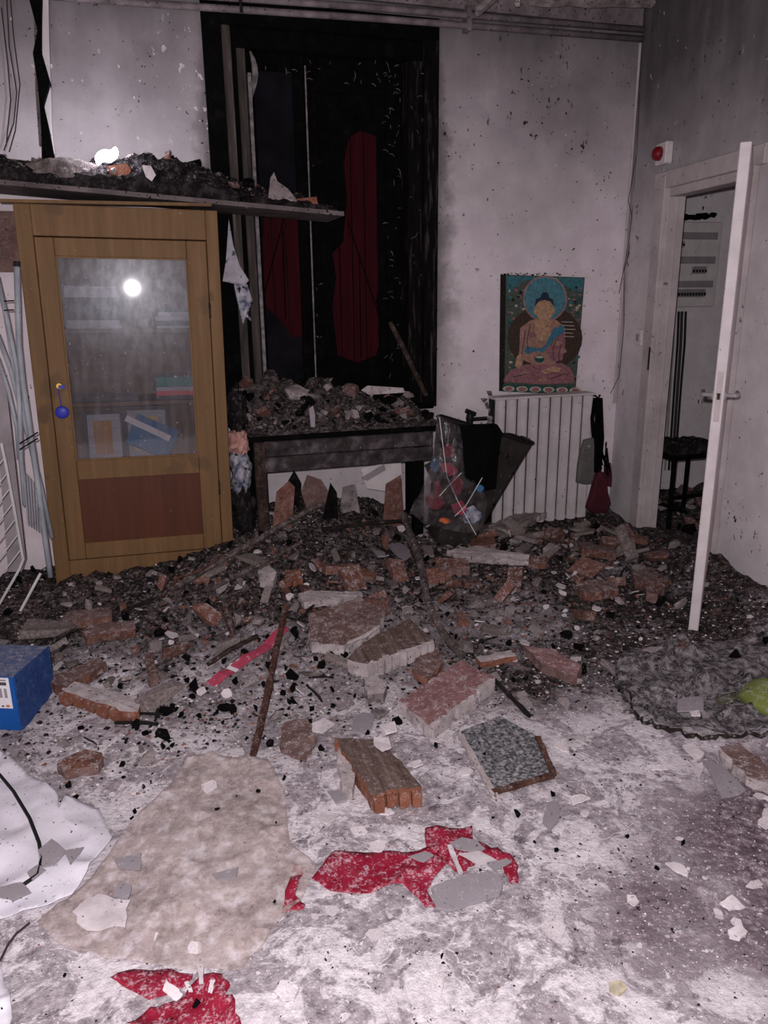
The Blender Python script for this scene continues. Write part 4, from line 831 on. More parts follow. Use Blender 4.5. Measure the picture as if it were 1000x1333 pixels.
# ------------------------------------------------------------------ on the right wall
def rbox(px, py, hw, hh, off, dep):
    p = on_right(px, py); s_ = (p-CORNER).dot(RD); return MB().wbox(s_-hw, s_+hw, off, off+dep, p.z-hh, p.z+hh)
p = on_right(870, 200); s0 = (p-CORNER).dot(RD)
al = empty('fire_alarm', rw(s0, 0, p.z-.06), 'white fire alarm box with a red lens above the doorway', 'alarm')
MB().wbox(s0-.055, s0+.055, .001, .045, p.z-.055, p.z+.055).build('housing', 'white_plastic', al, bevel=.006)
m = MB(); m.loft([[rw(s0-.008+math.cos(2*math.pi*k/14)*r_, d_, p.z+math.sin(2*math.pi*k/14)*r_) for k in range(14)] for r_, d_ in ((.036, .044), (.036, .062), (.028, .078), (.01, .086))]); m.build('lens', 'red_plastic', al, smooth=True)
p = on_right(835, 439); s0 = (p-CORNER).dot(RD)
sw_ = empty('light_switch', rw(s0, 0, p.z-.04), 'small white light switch beside the door frame', 'switch')
MB().wbox(s0-.034, s0+.034, .001, .022, p.z-.045, p.z+.045).build('plate', 'white_plastic', sw_, bevel=.004); MB().wbox(s0-.012, s0+.012, .022, .028, p.z-.02, p.z+.02).build('rocker', 'grey_plastic', sw_)

# ------------------------------------------------------------------ space behind the doorway
qz = lambda x, y, Y: on_y(860+x/2.84, 230+y/2.84, Y)
YP = YC-.10
a, b = qz(55, 165, YP), qz(205, 480, YP)
px0, px1, pz0, pz1 = a.x-.10, b.x-.035+.02, b.z, a.z
ep = empty('fuse_box', ((px0+px1)/2, YP, pz0), 'white electrical fuse box with breaker rows on the wall behind the doorway', 'fuse box')
MB().box((px0, YP, pz0), (px1, YC-.001, pz1)).build('housing', 'white_plastic', ep, bevel=.006)
for k, (y0, y1, bb0, bb1, xa, xb) in enumerate(((205, 232, 238, 262, 20, 92), (295, 322, 332, 360, 118, 172), (385, 410, 416, 446, 20, 168))):
    z1, z0 = qz(100, y0, YP).z, qz(100, y1, YP).z; MB().box((px0+.03, YP-.004, z0), (px1-.03, YP, z1)).build('label_strip', 'grey_plastic', ep)
    z1, z0 = qz(100, bb0, YP).z, qz(100, bb1, YP).z; xa_, xb_ = qz(xa, y1, YP).x, qz(xb, y1, YP).x; nb = max(3, int((xb_-xa_)/.022))
    for i in range(nb):
        u = xa_+(xb_-xa_)*i/nb; br_ = MB().box((u, YP-.008, z0), (u+.017, YP, z1)).build('breaker', 'grey_plastic', ep)
        MB().box((u+.004, YP-.018, z0+.01), (u+.013, YP-.008, (z0+z1)/2+.004)).build('toggle', 'black_plastic', br_)
m = MB()
for k in range(9):
    bb = chunk_bm(rg, .06, .03, .02); bmesh.ops.translate(bb, verts=bb.verts, vec=(px0+.08+k*(px1-px0-.1)/9, YP+.04, pz1+.022+rg.uniform(0, .03))); m.bm(bb)
tag(m.build('charred_crust', 'coal'), 'charred crust lying on top of the fuse box', 'debris')
for k, (x0, x1, r_) in enumerate(((66, 40, .008), (78, 52, .010), (92, 62, .008), (50, 26, .006))):
    tag(MB().tube([qz(x0, 515, YC-.04)+Vector((0, 0, .03)), qz(x0-3, 620, YC-.03), qz((x0+x1)/2, 760, YC-.03), qz(x1, 985, YC-.04)-Vector((0, 0, .2))], r_, 8).build('power_cable', ['black_wire', 'wire_dark', 'black_wire', 'grey_plastic'][k]), ['black power cable hanging from the fuse box', 'thick dark power cable below the fuse box, widest of the bundle', 'black power cable at the edge of the bundle under the fuse box', 'thin grey cable clipped to the wall below the fuse box'][k], 'cable')
st = empty('stool', (3.09, 3.90, 0), 'burnt black stool heaped with ash behind the doorway', 'stool')
MB().box((2.93, 3.74, .47), (3.30, 4.06, .50)).build('seat', 'char', st, bevel=.008)
for x, y in ((2.955, 3.76), (3.27, 3.76), (2.955, 4.03), (3.27, 4.03)): MB().tube([(x, y, .02), (x, y, .47)], .014, 8).build('leg', 'char', st)
MB().tube([(2.955, 3.76, .24), (3.27, 3.76, .24)], .010, 6).build('stretcher', 'char', st)
heap('ash_heap', 2.94, 3.29, 3.75, 4.05, lambda x: x*0+.50, lambda x, y: .045+0*x, .014, 'black ash crumbs on the stool seat', 'char_soft', 21)

# ================================================================== RUBBLE: the pieces that can be told apart
KEEP = []                                    # footprints of placed pieces (x, y, r)
def note(o):
    bb = [o.matrix_basis @ Vector(c) for c in o.bound_box]; cx = sum(p.x for p in bb)/8; cy = sum(p.y for p in bb)/8
    KEEP.append((cx, cy, .42*max(max(p.x for p in bb)-min(p.x for p in bb), max(p.y for p in bb)-min(p.y for p in bb)))); return o
def slab(name, quad, ztop, T, mats, label, cat, side_ribs=None, seed=1, rough=.006, crumble=.0):
    """broken slab: outline of the top face in the picture, lying ztop above the ash, T thick; ragged edge; ribs = broken hollow cells along one side"""
    r_ = random.Random(seed); P = [fp(x, y, ztop) for x, y in quad]
    c = sum(P, Vector())/len(P); 
    nrm = Vector((0, 0, 1))
    out = []
    for i, p in enumerate(P):
        q = P[(i+1) % len(P)]; out.append(p); n = max(1, int((q-p).length/.022))
        for k in range(1, n):
            e = (q-p).normalized(); w_ = Vector((e.y, -e.x, 0)); out.append(p.lerp(q, k/n)+w_*r_.uniform(-1, 1)*rough+Vector((0, 0, r_.uniform(-1, .4)*rough*.5)))
    low = [Vector((c.x+(p.x-c.x)*r_.uniform(.96, 1.03), c.y+(p.y-c.y)*r_.uniform(.96, 1.03), p.z-T+r_.uniform(-.5, .5)*rough)) for p in out]
    mid = [o_.lerp(l_, .5)+Vector((r_.uniform(-1, 1), r_.uniform(-1, 1), 0))*rough*.7 for o_, l_ in zip(out, low)]
    e = empty(name, (c.x, c.y, c.z-T), label, cat)
    m = MB(); n = len(out); tops = [m.v.__len__()]
    m.add([c+Vector((0, 0, .002))]+out+mid+low, [(0, 1+i, 1+(i+1) % n) for i in range(n)])
    m.cur = 1; m.f += [(1+i, 1+n+i, 1+n+(i+1) % n, 1+(i+1) % n) for i in range(n)]+[(1+n+i, 1+2*n+i, 1+2*n+(i+1) % n, 1+n+(i+1) % n) for i in range(n)]+[tuple(1+2*n+i for i in range(n))]
    m.mi += [1]*(2*n+1)
    m.build('body', mats[:2], e)
    if side_ribs:
        i0, i1, nr, mt = side_ribs; a, b = P[i0], P[i1]; d = (b-a); ev = d.normalized(); w_ = Vector((ev.y, -ev.x, 0))
        if w_.dot(a-c) < 0: w_ = -w_
        for k in range(nr):
            p0 = a+d*((k+.12)/nr); p1 = a+d*((k+.86)/nr); o_ = w_*(.010+r_.uniform(0, .012)); zt = r_.uniform(-.006, .003)
            vs = [p0-w_*.01+Vector((0, 0, zt)), p1-w_*.01+Vector((0, 0, zt)), p1+o_+Vector((0, 0, zt-.004)), p0+o_*r_.uniform(.6, 1.2)+Vector((0, 0, zt-.004))]
            MB().add(vs+[v-Vector((0, 0, T*r_.uniform(.75, 1.0))) for v in vs], [(0,1,2,3),(7,6,5,4),(0,4,5,1),(1,5,6,2),(2,6,7,3),(3,7,4,0)]).build('rib', mt, e)
    KEEP.append((c.x, c.y, .55*max((p-c).length for p in P))); return e
slab('broken_brick', [(519, 912), (600, 859), (645, 882), (558, 944)], .055, .05, ('brick_rose', 'mortar'), 'large rose coloured brick slab with a pale mortar edge', 'brick', (3, 2, 3, 'mortar'), 1)
slab('broken_brick', [(436, 960), (497, 962), (549, 1024), (484, 1036)], .055, .05, ('brick_brown', 'terracotta_bright'), 'brown brick slab with bright orange broken end on pale ash', 'brick', (3, 2, 4, 'terracotta_bright'), 2)
slab('broken_brick', [(402, 799), (466, 778), (501, 790), (494, 816), (447, 840), (405, 836)], .06, .045, ('brick_dull', 'mortar'), 'flat dull brown brick slab dotted with white plaster', 'brick', None, 3)
slab('broken_brick', [(452, 858), (472, 836), (533, 804), (564, 832), (478, 864)], .085, .06, ('brick_brown', 'mortar'), 'brick slab with a row of white broken hollow cells', 'brick', (3, 4, 9, 'mortar'), 4)
slab('broken_brick', [(683, 841), (723, 845), (757, 867), (751, 880), (705, 864)], .045, .04, ('brick_rose', 'brick_dull'), 'pinkish plaster coated brick piece on grey ash', 'brick', None, 5)
slab('broken_brick', [(752, 762), (765, 754), (802, 756), (805, 768), (760, 772)], .05, .04, ('brick_dull', 'terracotta'), 'blunt reddish brick block among the rubble facing the doorway', 'brick', None, 6)
slab('broken_brick', [(822, 744), (846, 738), (860, 748), (848, 758), (828, 756)], .05, .04, ('brick_dull', 'terracotta'), 'dusty brick lump touching a split brick near the door frame', 'brick', None, 7)
slab('broken_brick', [(838, 757), (862, 750), (871, 756), (856, 774), (842, 770)], .06, .045, ('terracotta', 'brick_dull'), 'split terracotta brick with crumbling white side near the door frame', 'brick', None, 8)
slab('broken_brick', [(752, 704), (800, 712), (803, 720), (758, 714)], .06, .04, ('brick_dull', 'terracotta'), 'thin reddish brick strip in front of the radiator end', 'brick', None, 9)
slab('broken_brick', [(937, 972), (962, 966), (1010, 1004), (1006, 1022), (972, 1010)], .04, .035, ('brick_dull', 'mortar'), 'red brown slab with white mortar edges beside grey tile shards', 'brick', None, 10)
slab('broken_brick', [(78, 806), (92, 795), (143, 790), (146, 800), (84, 812)], .05, .035, ('brick_dull', 'terracotta'), 'long terracotta strip lying below the cabinet', 'brick', None, 11)
slab('broken_brick', [(107, 822), (118, 812), (172, 808), (176, 818), (112, 828)], .05, .035, ('brick_dull', 'terracotta'), 'second terracotta strip below the cabinet with a grey dusty top', 'brick', None, 12)
slab('broken_brick', [(80, 897), (95, 886), (184, 910), (180, 926), (160, 926)], .045, .04, ('mortar', 'terracotta_bright'), 'long orange edged brick bar with ash on top', 'brick', (0, 4, 5, 'terracotta_bright'), 13)
slab('broken_brick', [(43, 882), (70, 880), (130, 855), (138, 862), (85, 894)], .05, .04, ('brick_dull', 'terracotta'), 'slanting brick bar reaching the blue box', 'brick', None, 14)
slab('broken_brick', [(189, 852), (200, 848), (205, 878), (194, 882)], .06, .045, ('terracotta', 'brick_dull'), 'short upright terracotta stub standing in pale ash', 'brick', None, 15)
slab('broken_brick', [(75, 990), (110, 975), (133, 980), (128, 996), (82, 1005)], .035, .03, ('terracotta', 'brick_dull'), 'crumbling brown brick lump near the white sheet', 'brick', None, 16)
slab('broken_brick', [(370, 743), (392, 740), (394, 752), (371, 755)], .05, .03, ('terracotta_bright', 'terracotta'), 'small bright orange hollow brick stub', 'brick', (3, 2, 3, 'terracotta_bright'), 17)
slab('broken_brick', [(445, 736), (458, 733), (492, 746), (486, 752), (450, 744)], .05, .03, ('terracotta_bright', 'brick_dull'), 'narrow orange brick sliver with grey mortar', 'brick', None, 18)
slab('broken_brick', [(553, 740), (586, 738), (588, 748), (556, 750)], .05, .035, ('terracotta_bright', 'terracotta'), 'orange hollow brick strip beside the long charred pole', 'brick', (3, 2, 4, 'terracotta'), 19)
slab('broken_brick', [(566, 726), (606, 726), (612, 738), (574, 738)], .075, .04, ('terracotta', 'brick_dull'), 'hollow brown brick resting above the orange strip', 'brick', (3, 2, 4, 'brick_dull'), 20)
slab('broken_brick', [(612, 700), (643, 698), (646, 708), (615, 711)], .05, .03, ('terracotta_bright', 'brick_dull'), 'orange brick piece at the foot of the laundry basket', 'brick', None, 21)
slab('broken_brick', [(582, 716), (620, 710), (690, 722), (688, 729), (600, 724)], .06, .03, ('mortar', 'plaster_bit'), 'long white plaster batten lying in front of the laundry basket', 'plaster', None, 22)
slab('broken_brick', [(691, 722), (714, 724), (713, 733), (690, 731)], .055, .03, ('terracotta', 'terracotta'), 'terracotta end piece touching the long white batten', 'brick', None, 23)
slab('plaster_batten', [(388, 773), (400, 769), (470, 770), (472, 776), (396, 784)], .05, .03, ('mortar', 'plaster_bit'), 'short white broken batten above the dull brick slab', 'plaster', None, 24)
slab('broken_brick', [(620, 855), (665, 846), (672, 854), (625, 862)], .03, .025, ('mortar', 'terracotta_bright'), 'thin orange edged brick chip under grey ash', 'brick', None, 25)
slab('broken_brick', [(540, 850), (570, 838), (578, 862), (556, 884), (538, 872)], .04, .035, ('brick_dull', 'terracotta'), 'brown brick shard between the two large slabs', 'brick', None, 26)
slab('plaster_block', [(473, 882), (490, 878), (503, 886), (500, 902), (478, 904)], .045, .04, ('mortar', 'plaster_bit'), 'rounded pale mortar lump below the row of hollow cells', 'plaster', None, 27)
slab('plaster_block', [(438, 980), (448, 968), (462, 1012), (458, 1028), (446, 1022)], .035, .03, ('mortar', 'mortar'), 'broken white plaster edge left of the brown brick slab', 'plaster', None, 28)
slab('plaster_block', [(640, 682), (690, 660), (712, 655), (716, 664), (660, 690)], .06, .04, ('plaster_bit', 'mortar'), 'dusty plaster plank leaning below the radiator', 'plaster', None, 29)
slab('plaster_block', [(336, 742), (350, 736), (360, 744), (356, 756), (338, 754)], .045, .04, ('mortar', 'plaster_bit'), 'pitted white plaster lump near the rusty rods', 'plaster', None, 30)
slab('broken_brick', [(370, 940), (400, 935), (412, 958), (398, 985), (365, 972)], .03, .025, ('brick_dull', 'brick_dull'), 'brown crumbling brick beside the vertical charred stick', 'brick', None, 32)

# shards of grey tile, white plates
def shard(pts, mt, label, name='tile_shard', cat='tile', th=.006, seed=1, lift=.006, rough=.002):
    r_ = random.Random(seed); poly = jag(pxpoly(pts), r_, rough, 2)
    zz_ = max(hz(x, y) for x, y in poly)+lift; m = MB(); n = len(poly); tx, ty = r_.uniform(-.04, .04), r_.uniform(-.02, .05); cx = sum(p[0] for p in poly)/n; cy = sum(p[1] for p in poly)/n
    z_ = lambda x, y: zz_+tx*(x-cx)+ty*(y-cy)
    m.add([(x, y, z_(x, y)+th) for x, y in poly]+[(x, y, z_(x, y)) for x, y in poly], [tuple(range(n)), tuple(range(2*n-1, n-1, -1))]+[(i, n+i, n+(i+1) % n, (i+1) % n) for i in range(n)])
    return note(tag(m.build(name, mt), label, cat))
z5 = lambda L: [(320+x/2.632, 880+y/2.632) for x, y in L]
z4 = lambda L: [(x/2.857, 960+y/2.857) for x, y in L]
z7 = lambda L: [(130+x/2.703, 1180+y/2.703) for x, y in L]
z6 = lambda L: [(660+x/2.941, 900+y/2.941) for x, y in L]
# red film first, tiles lie over it
def filmsheet(pts, mt, label, name, cat, seed, amp=.012, sp=.02, th=.0008, lift=.003, rough=.004, ns=9):
    r_ = random.Random(seed); m = sheet(jag(pxpoly(pts), r_, rough, 2), sp, amp, th, ns, seed, None, lift); o = m.build(name, mt, smooth=True); return tag(o, label, cat)
filmsheet(z5([(165, 645), (205, 650), (190, 700), (170, 760), (205, 790), (185, 810), (120, 820), (150, 720)]), 'red_film', 'narrow torn strip of red plastic film', 'red_plastic_film', 'plastic', 1)
filmsheet(z5([(305, 605), (470, 605), (540, 610), (640, 600), (690, 650), (650, 690), (620, 740), (650, 800), (615, 800), (540, 720), (480, 730), (390, 755), (290, 745), (225, 700), (270, 640)]), 'red_film', 'large torn red plastic sheet dusted with plaster in the middle of the floor', 'red_plastic_film', 'plastic', 2)
filmsheet(z5([(615, 530), (775, 528), (778, 575), (840, 600), (905, 620), (935, 660), (935, 715), (905, 715), (880, 660), (800, 640), (745, 690), (700, 660), (620, 605)]), 'red_film', 'red plastic piece with a square corner partly under grey tile', 'red_plastic_film', 'plastic', 3)
filmsheet(z7([(40, 265), (120, 225), (330, 245), (300, 295), (200, 340), (180, 350)]), 'red_film', 'flat pointed red plastic sheet touching the beige film', 'red_plastic_film', 'plastic', 4)
filmsheet(z7([(100, 445), (180, 365), (230, 348), (300, 315), (350, 250), (430, 245), (460, 285), (440, 325), (468, 330), (478, 400), (520, 460), (300, 480)]), 'red_film', 'crumpled red plastic bag end with white scraps', 'red_plastic_film', 'plastic', 5, amp=.03)
filmsheet(z4([(700, 90), (790, 70), (880, 95), (920, 70), (1000, 100), (1060, 200), (1080, 400), (1180, 480), (1130, 600), (1040, 700), (960, 800), (900, 875), (600, 862), (400, 835), (220, 782), (140, 700), (300, 560), (400, 450), (480, 330), (600, 220)]), 'beige_film', 'large translucent beige plastic sheet spread over the floor', 'plastic_sheet', 'plastic sheet', 6, amp=.016, sp=.02, lift=.002, ns=6)
filmsheet(z4([(-280, 60), (0, 75), (70, 120), (215, 235), (225, 300), (250, 245), (370, 280), (420, 385), (380, 450), (330, 530), (270, 600), (130, 650), (0, 690), (-280, 760)]), 'white_sheet', 'white crumpled sheet with a black cable across it', 'white_sheet', 'sheet', 7, amp=.028, sp=.02, th=.002, lift=.006, rough=.003, ns=4)
filmsheet(z4([(-260, 880), (0, 880), (30, 950), (48, 1060), (40, 1150), (-260, 1150)]), 'white_sheet', 'pale plastic sheet edge near the crumpled red bag', 'white_sheet', 'sheet', 8, amp=.02, lift=.006)
def clr(x, y):                                # top of the white sheet, roughly
    return hz(x, y)+.05
m = MB(); cpts = [fp(x, y, .045) for x, y in z4([(-60, 100), (0, 140), (50, 200), (110, 300), (145, 390), (155, 450), (140, 510), (90, 545), (0, 580), (-80, 610)])]
m.tube(cpts, .005, 8); tag(m.build('black_cable', 'black_wire', smooth=True), 'black cable looping over the white sheet', 'cable')
tag(MB().tube([fp(x, y, .012) for x, y in z4([(110, 690), (60, 730), (30, 770), (0, 830)])], .003, 6).build('thin_wire', 'wire_dark'), 'thin dark wire curving below the white sheet', 'wire')
shard(z5([(635, 745), (690, 722), (780, 705), (862, 695), (880, 735), (868, 778), (790, 800), (700, 825), (652, 815)]), 'grey_tile', 'large grey tile shard with a white rim on the red plastic', th=.008, seed=1, lift=.014)
for i, (pts, lab) in enumerate((([(700, 590), (740, 572), (790, 580), (820, 610), (790, 625), (720, 610)], 'grey shell shaped tile chip on the red plastic'), ([(730, 630), (800, 620), (870, 655), (800, 665)], 'thin pale tile splinter on the red plastic'), ([(560, 640), (620, 620), (645, 635), (610, 655)], 'grey tile splinter near the red plastic fold'), ([(825, 660), (890, 645), (910, 655), (850, 685)], 'small grey tile sliver at the torn red edge'), ([(690, 600), (705, 600), (745, 690), (730, 700)], 'narrow curled white strip between the tile chips'))):
    shard(z5(pts), ['grey_tile', 'flake_bit'][i in (1, 4)], lab, seed=i+5, lift=.014, th=.004)
shard([(915, 999), (940, 1006), (970, 1038), (962, 1044), (938, 1050)], 'grey_tile', 'grey tile shard shaped like a wedge beside the red brown slab', seed=11, lift=.02)
shard([(880, 929), (896, 926), (913, 926), (914, 943), (880, 944)], 'grey_tile', 'small square grey tile on the burnt rug edge', seed=12, lift=.05)
shard([(888, 975), (900, 972), (916, 984), (915, 988), (906, 994)], 'flake_bit', 'pale tile piece touching a charred lump', seed=13)
shard([(904, 1000), (914, 996), (916, 1004), (910, 1016), (903, 1008)], 'flake_bit', 'white plaster chip beside the wedge shaped tile', seed=14)
shard([(896, 945), (908, 944), (910, 950), (898, 949)], 'flake_bit', 'tiny white chip below the square tile', seed=15, lift=.05)
shard(z5([(375, 150), (400, 135), (442, 142), (430, 195), (395, 205), (360, 200)]), 'grey_tile', 'grey tile shard near the rounded mortar lump', seed=16)
shard(z5([(220, 190), (270, 165), (305, 190), (265, 218), (225, 208)]), 'flake_bit', 'bright white tile shard near the brown brick slab', seed=17, lift=.02)
shard(z5([(460, 240), (510, 220), (520, 250), (480, 265)]), 'flake_bit', 'white flake lying on the brown brick slab', seed=18, lift=.065); shard(z5([(440, 270), (490, 272), (500, 305), (470, 318), (440, 295)]), 'flake_bit', 'second white flake lying on the brown brick slab', seed=19, lift=.06)
shard(z5([(280, 405), (330, 400), (350, 430), (310, 448)]), 'grey_tile', 'pale grey shard on white ash below the plaster edge', seed=20)
shard([(505, 720), (520, 714), (530, 728), (536, 740), (528, 746), (516, 736)], 'grey_tile', 'bluish grey tile shard by the long charred pole', seed=21, lift=.03)
shard([(484, 720), (500, 731), (503, 737), (492, 738)], 'grey_tile', 'small bluish tile chip near the long charred pole', seed=22, lift=.02)
shard(z6([(155, 440), (200, 430), (200, 500), (165, 548), (135, 515)]), 'grey_tile', 'leaf shaped grey tile chip below the broken picture frame', seed=23)
shard(z6([(605, 670), (640, 668), (700, 690), (690, 720), (650, 705)]), 'flake_bit', 'white plaster flake on brownish dust', seed=24); shard(z6([(625, 640), (670, 645), (680, 672), (628, 668)]), 'grey_tile', 'small grey chip above a white flake on brownish dust', seed=25)
shard(z6([(815, 825), (860, 795), (910, 840), (850, 852)]), 'flake_bit', 'broad white flake on brownish dust', seed=26); shard(z6([(845, 930), (880, 910), (920, 935), (890, 965), (850, 955)]), 'flake_bit', 'round white flake with a black smudge beside it', seed=27)
shard(z6([(228, 1110), (240, 1078), (258, 1105), (250, 1125)]), 'flake_bit', 'tiny pointed white flake in pale dust', seed=28); shard(z6([(388, 1130), (440, 1125), (458, 1155), (430, 1180), (395, 1165)]), 'p_cream', 'cream coloured flake in pale dust', seed=29)
shard(z4([(275, 690), (320, 650), (370, 625), (430, 645), (490, 648), (470, 740), (380, 755), (310, 742)]), 'flake_bit', 'large white plaster plate lying on the beige film', seed=30, lift=.028, rough=.006, th=.004)
for i, (pts, lab) in enumerate((([(150, 480), (200, 435), (258, 480), (215, 525), (165, 540)], 'big grey shard on the white sheet inside the cable loop'), ([(110, 560), (150, 530), (180, 550), (130, 590)], 'smaller grey shard on the white sheet under the cable'), ([(0, 620), (90, 600), (125, 635), (60, 665), (0, 650)], 'long grey shard at the lower edge of the white sheet'), ([(245, 480), (320, 465), (270, 530)], 'triangular grey shard on the edge of the white sheet'), ([(430, 490), (530, 465), (525, 530), (450, 520)], 'faint grey shard on the beige film'), ([(425, 630), (450, 570), (495, 590), (480, 640)], 'dusty grey shard above the white plate'), ([(790, 545), (890, 520), (880, 560), (810, 570)], 'bluish grey shard on the beige film'))):
    shard(z4(pts), 'grey_tile', lab, seed=40+i, lift=.045 if i < 4 else .028, th=.003)
for i, (pts, lab) in enumerate((([(735, 890), (760, 890), (762, 960), (745, 962)], 'white scrap standing on the crumpled red bag'), ([(690, 955), (705, 950), (722, 990), (708, 992)], 'narrow white scrap on the crumpled red bag'), ([(788, 945), (805, 948), (792, 995), (778, 992)], 'beige scrap on the crumpled red bag'), ([(610, 985), (625, 950), (660, 975), (685, 1000), (660, 1022), (630, 1005)], 'jagged white scrap on the red plastic near the beige film'))):
    shard(z4(pts), 'flake_bit', lab, name='paper_scrap', cat='paper', seed=60+i, lift=.03, th=.003)

# burnt rug and green cloth at the right, broken picture frame, pink ribbon
m = sheet(jag(pxpoly([(800, 880), (816, 910), (830, 930), (860, 946), (920, 957), (1000, 955), (1080, 950), (1080, 830), (1000, 835), (940, 838), (860, 842), (812, 852)]), random.Random(3), .022, 4), .025, .05, .006, 9, 31, None, .001)
ru = empty('burnt_rug', fp(900, 900), 'ash grey burnt rug with a scorched brown edge', 'rug'); m.build('pile', 'burnt_rug', ru, smooth=True)
ep_ = [(798, 880), (808, 900), (818, 914), (828, 932), (845, 940), (862, 949), (890, 955), (922, 960), (960, 955), (1000, 956), (1060, 952)]
m = MB(); rr_ = random.Random(5); eq = []
for i in range(len(ep_)-1):
    for k in range(5): eq.append((ep_[i][0]+(ep_[i+1][0]-ep_[i][0])*k/5+rr_.uniform(-2, 2), ep_[i][1]+(ep_[i+1][1]-ep_[i][1])*k/5+rr_.uniform(-3, 3)))
m.tube([fp(x, y, .008)+Vector((0, 0, rr_.uniform(-.006, .006))) for x, y in eq], [rr_.uniform(.002, .010) for _ in eq], 6); m.build('scorched_edge', 'burnt_edge', ru)
b = bmesh.new(); bmesh.ops.create_icosphere(b, subdivisions=4, radius=1); gc = fp(1010, 908, .03)
for v in b.verts:
    n_ = .88+.24*float(fbm(np.array(v.co.x*2+4), np.array(v.co.y*2+v.co.z), 4)); v.co = gc+Vector((v.co.x*.13*n_, v.co.y*.105*n_, v.co.z*.055*n_))
m = MB(); m.bm(b); note(tag(m.build('green_cloth', 'lime_cloth', smooth=True), 'lime green cushion half buried on the burnt rug', 'cushion'))
filmsheet([(928, 930), (940, 922), (956, 920), (958, 930), (945, 936), (932, 937)], 'rug_green', 'faded green scrap beside the lime green cushion', 'green_scrap', 'cloth', 33, lift=.055, amp=.01)
pf = empty('picture_frame', fp(660, 990), 'broken picture frame with dark dusty glass on pale ash', 'picture frame')
sheet(jag(pxpoly([(600, 958), (650, 936), (698, 962), (720, 1008), (642, 1034)]), random.Random(8), .003, 2), .03, .004, .003, 5, 41, None, .01).build('glass', 'dark_film', pf)
for a, b in (((600, 960), (645, 1040)), ((641, 1034), (720, 1011)), ((700, 962), (721, 1010))):
    p0, p1 = fp(*a, .014), fp(*b, .014); m = MB(); d = (p1-p0).normalized(); w_ = Vector((d.y, -d.x, 0))*.009; up = Vector((0, 0, .012)); n = 6
    rings = []
    for k in range(n+1):
        c = p0.lerp(p1, k/n); s_ = random.Random(k).uniform(.7, 1.2); rings.append([c+w_*s_, c-w_*s_, c-w_*s_+up, c+w_*s_+up])
    m.loft(rings); m.build('frame_bar', 'mortar' if a == (600, 960) else 'rust', pf)
pr = empty('pink_ribbon', fp(320, 860), 'torn pink plastic wrapper strip with a pale label', 'wrapper')
def strip(pts, wd, mt, nm, par, lift):
    P = [fp(x, y, lift) for x, y in pts]; m = MB(); rings = []
    for i, p in enumerate(P):
        d = (P[min(i+1, len(P)-1)]-P[max(i-1, 0)]).normalized(); w_ = Vector((d.y, -d.x, 0)).normalized()*wd/2*(1+.15*math.sin(i*2.3)); z_ = Vector((0, 0, .006*math.sin(i*1.7)))
        rings.append([p+w_+z_, p-w_+z_, p-w_+z_+Vector((0, 0, .003)), p+w_+z_+Vector((0, 0, .003))])
    m.loft(rings); return m.build(nm, mt, par)
strip([(275, 892), (290, 880), (303, 872)], .05, 'pink_wrap', 'wrapper', pr, .025); strip([(301, 873), (308, 868)], .05, 'label_white', 'label', pr, .026); strip([(306, 869), (322, 858), (338, 848), (350, 838), (362, 826), (372, 818)], .05, 'pink_wrap', 'wrapper', pr, .04)

# poles, rods, charred sticks
def rod(pts, r_, mt, label, name, cat, seed=1, n=8):
    g_ = random.Random(seed); P = [fp(x, y, dz) for x, y, dz in pts]; Q = []
    for i in range(len(P)-1):
        for k in range(4): Q.append(P[i].lerp(P[i+1], k/4)+Vector((g_.uniform(-1, 1), g_.uniform(-1, 1), g_.uniform(-1, 1)))*r_*.18)
    Q.append(P[-1]); m = MB(); m.tube(Q, [r_*g_.uniform(.8, 1.15) for _ in Q], n); return tag(m.build(name, mt), label, cat)
rod([(526, 672, .10), (543, 717, .10), (557, 780, .09), (575, 822, .06), (602, 854, .03)], .018, 'rod_grey', 'long charred wooden pole lying from the basket to the rose slab', 'charred_pole', 'pole', 1)
rod([(417, 656, .10), (370, 682, .09), (300, 722, .09), (222, 768, .06)], .014, 'rod_grey', 'long rusty rod slanting up towards the desk', 'rusty_rod', 'rod', 2)
rod([(392, 706, .07), (340, 734, .08), (272, 768, .06)], .011, 'rod_grey', 'thinner burnt rod parallel to the long rusty rod', 'rusty_rod', 'rod', 3)
rod([(330, 982, .02), (345, 920, .045), (354, 870, .06), (366, 815, .07), (372, 790, .06)], .014, 'rust', 'rusty brown stick crossing the pink wrapper', 'rusty_rod', 'rod', 4)
rod([(644, 886, .03), (668, 910, .02), (690, 932, .012)], .009, 'char_stick', 'short charred stick poking out from the rose slab', 'charred_stick', 'stick', 5)
rod([(284, 788, .06), (292, 805, .05), (302, 828, .03)], .006, 'rust', 'short rusty prong standing in the rubble', 'rusty_rod', 'rod', 6)
rod([(296, 790, .06), (303, 808, .05), (306, 826, .03)], .005, 'rust', 'second rusty prong beside the first', 'rusty_rod', 'rod', 7)
rod([(270, 865, .04), (300, 845, .05), (335, 828, .06)], .010, 'rust_dark', 'dark rusty bar behind the pink wrapper', 'rusty_rod', 'rod', 8)
rod([(212, 775, .06), (232, 752, .10), (262, 742, .10), (290, 722, .10)], .007, 'rust', 'bent rusty wire by the cabinet foot', 'rusty_rod', 'rod', 9)
rod([(420, 690, .08), (470, 682, .07), (528, 678, .08)], .012, 'char_stick', 'black burnt batten lying in front of the desk', 'charred_stick', 'stick', 10)
rod([(330, 660, .05), (340, 610, .25), (336, 580, .36)], .006, 'char_stick', 'thin dark cable hanging beside the desk leg', 'charred_stick', 'stick', 11)
rod([(452, 838, .06), (475, 828, .07), (494, 815, .08)], .008, 'mortar', 'pale stick resting on the dull brick slab', 'pale_stick', 'stick', 12)
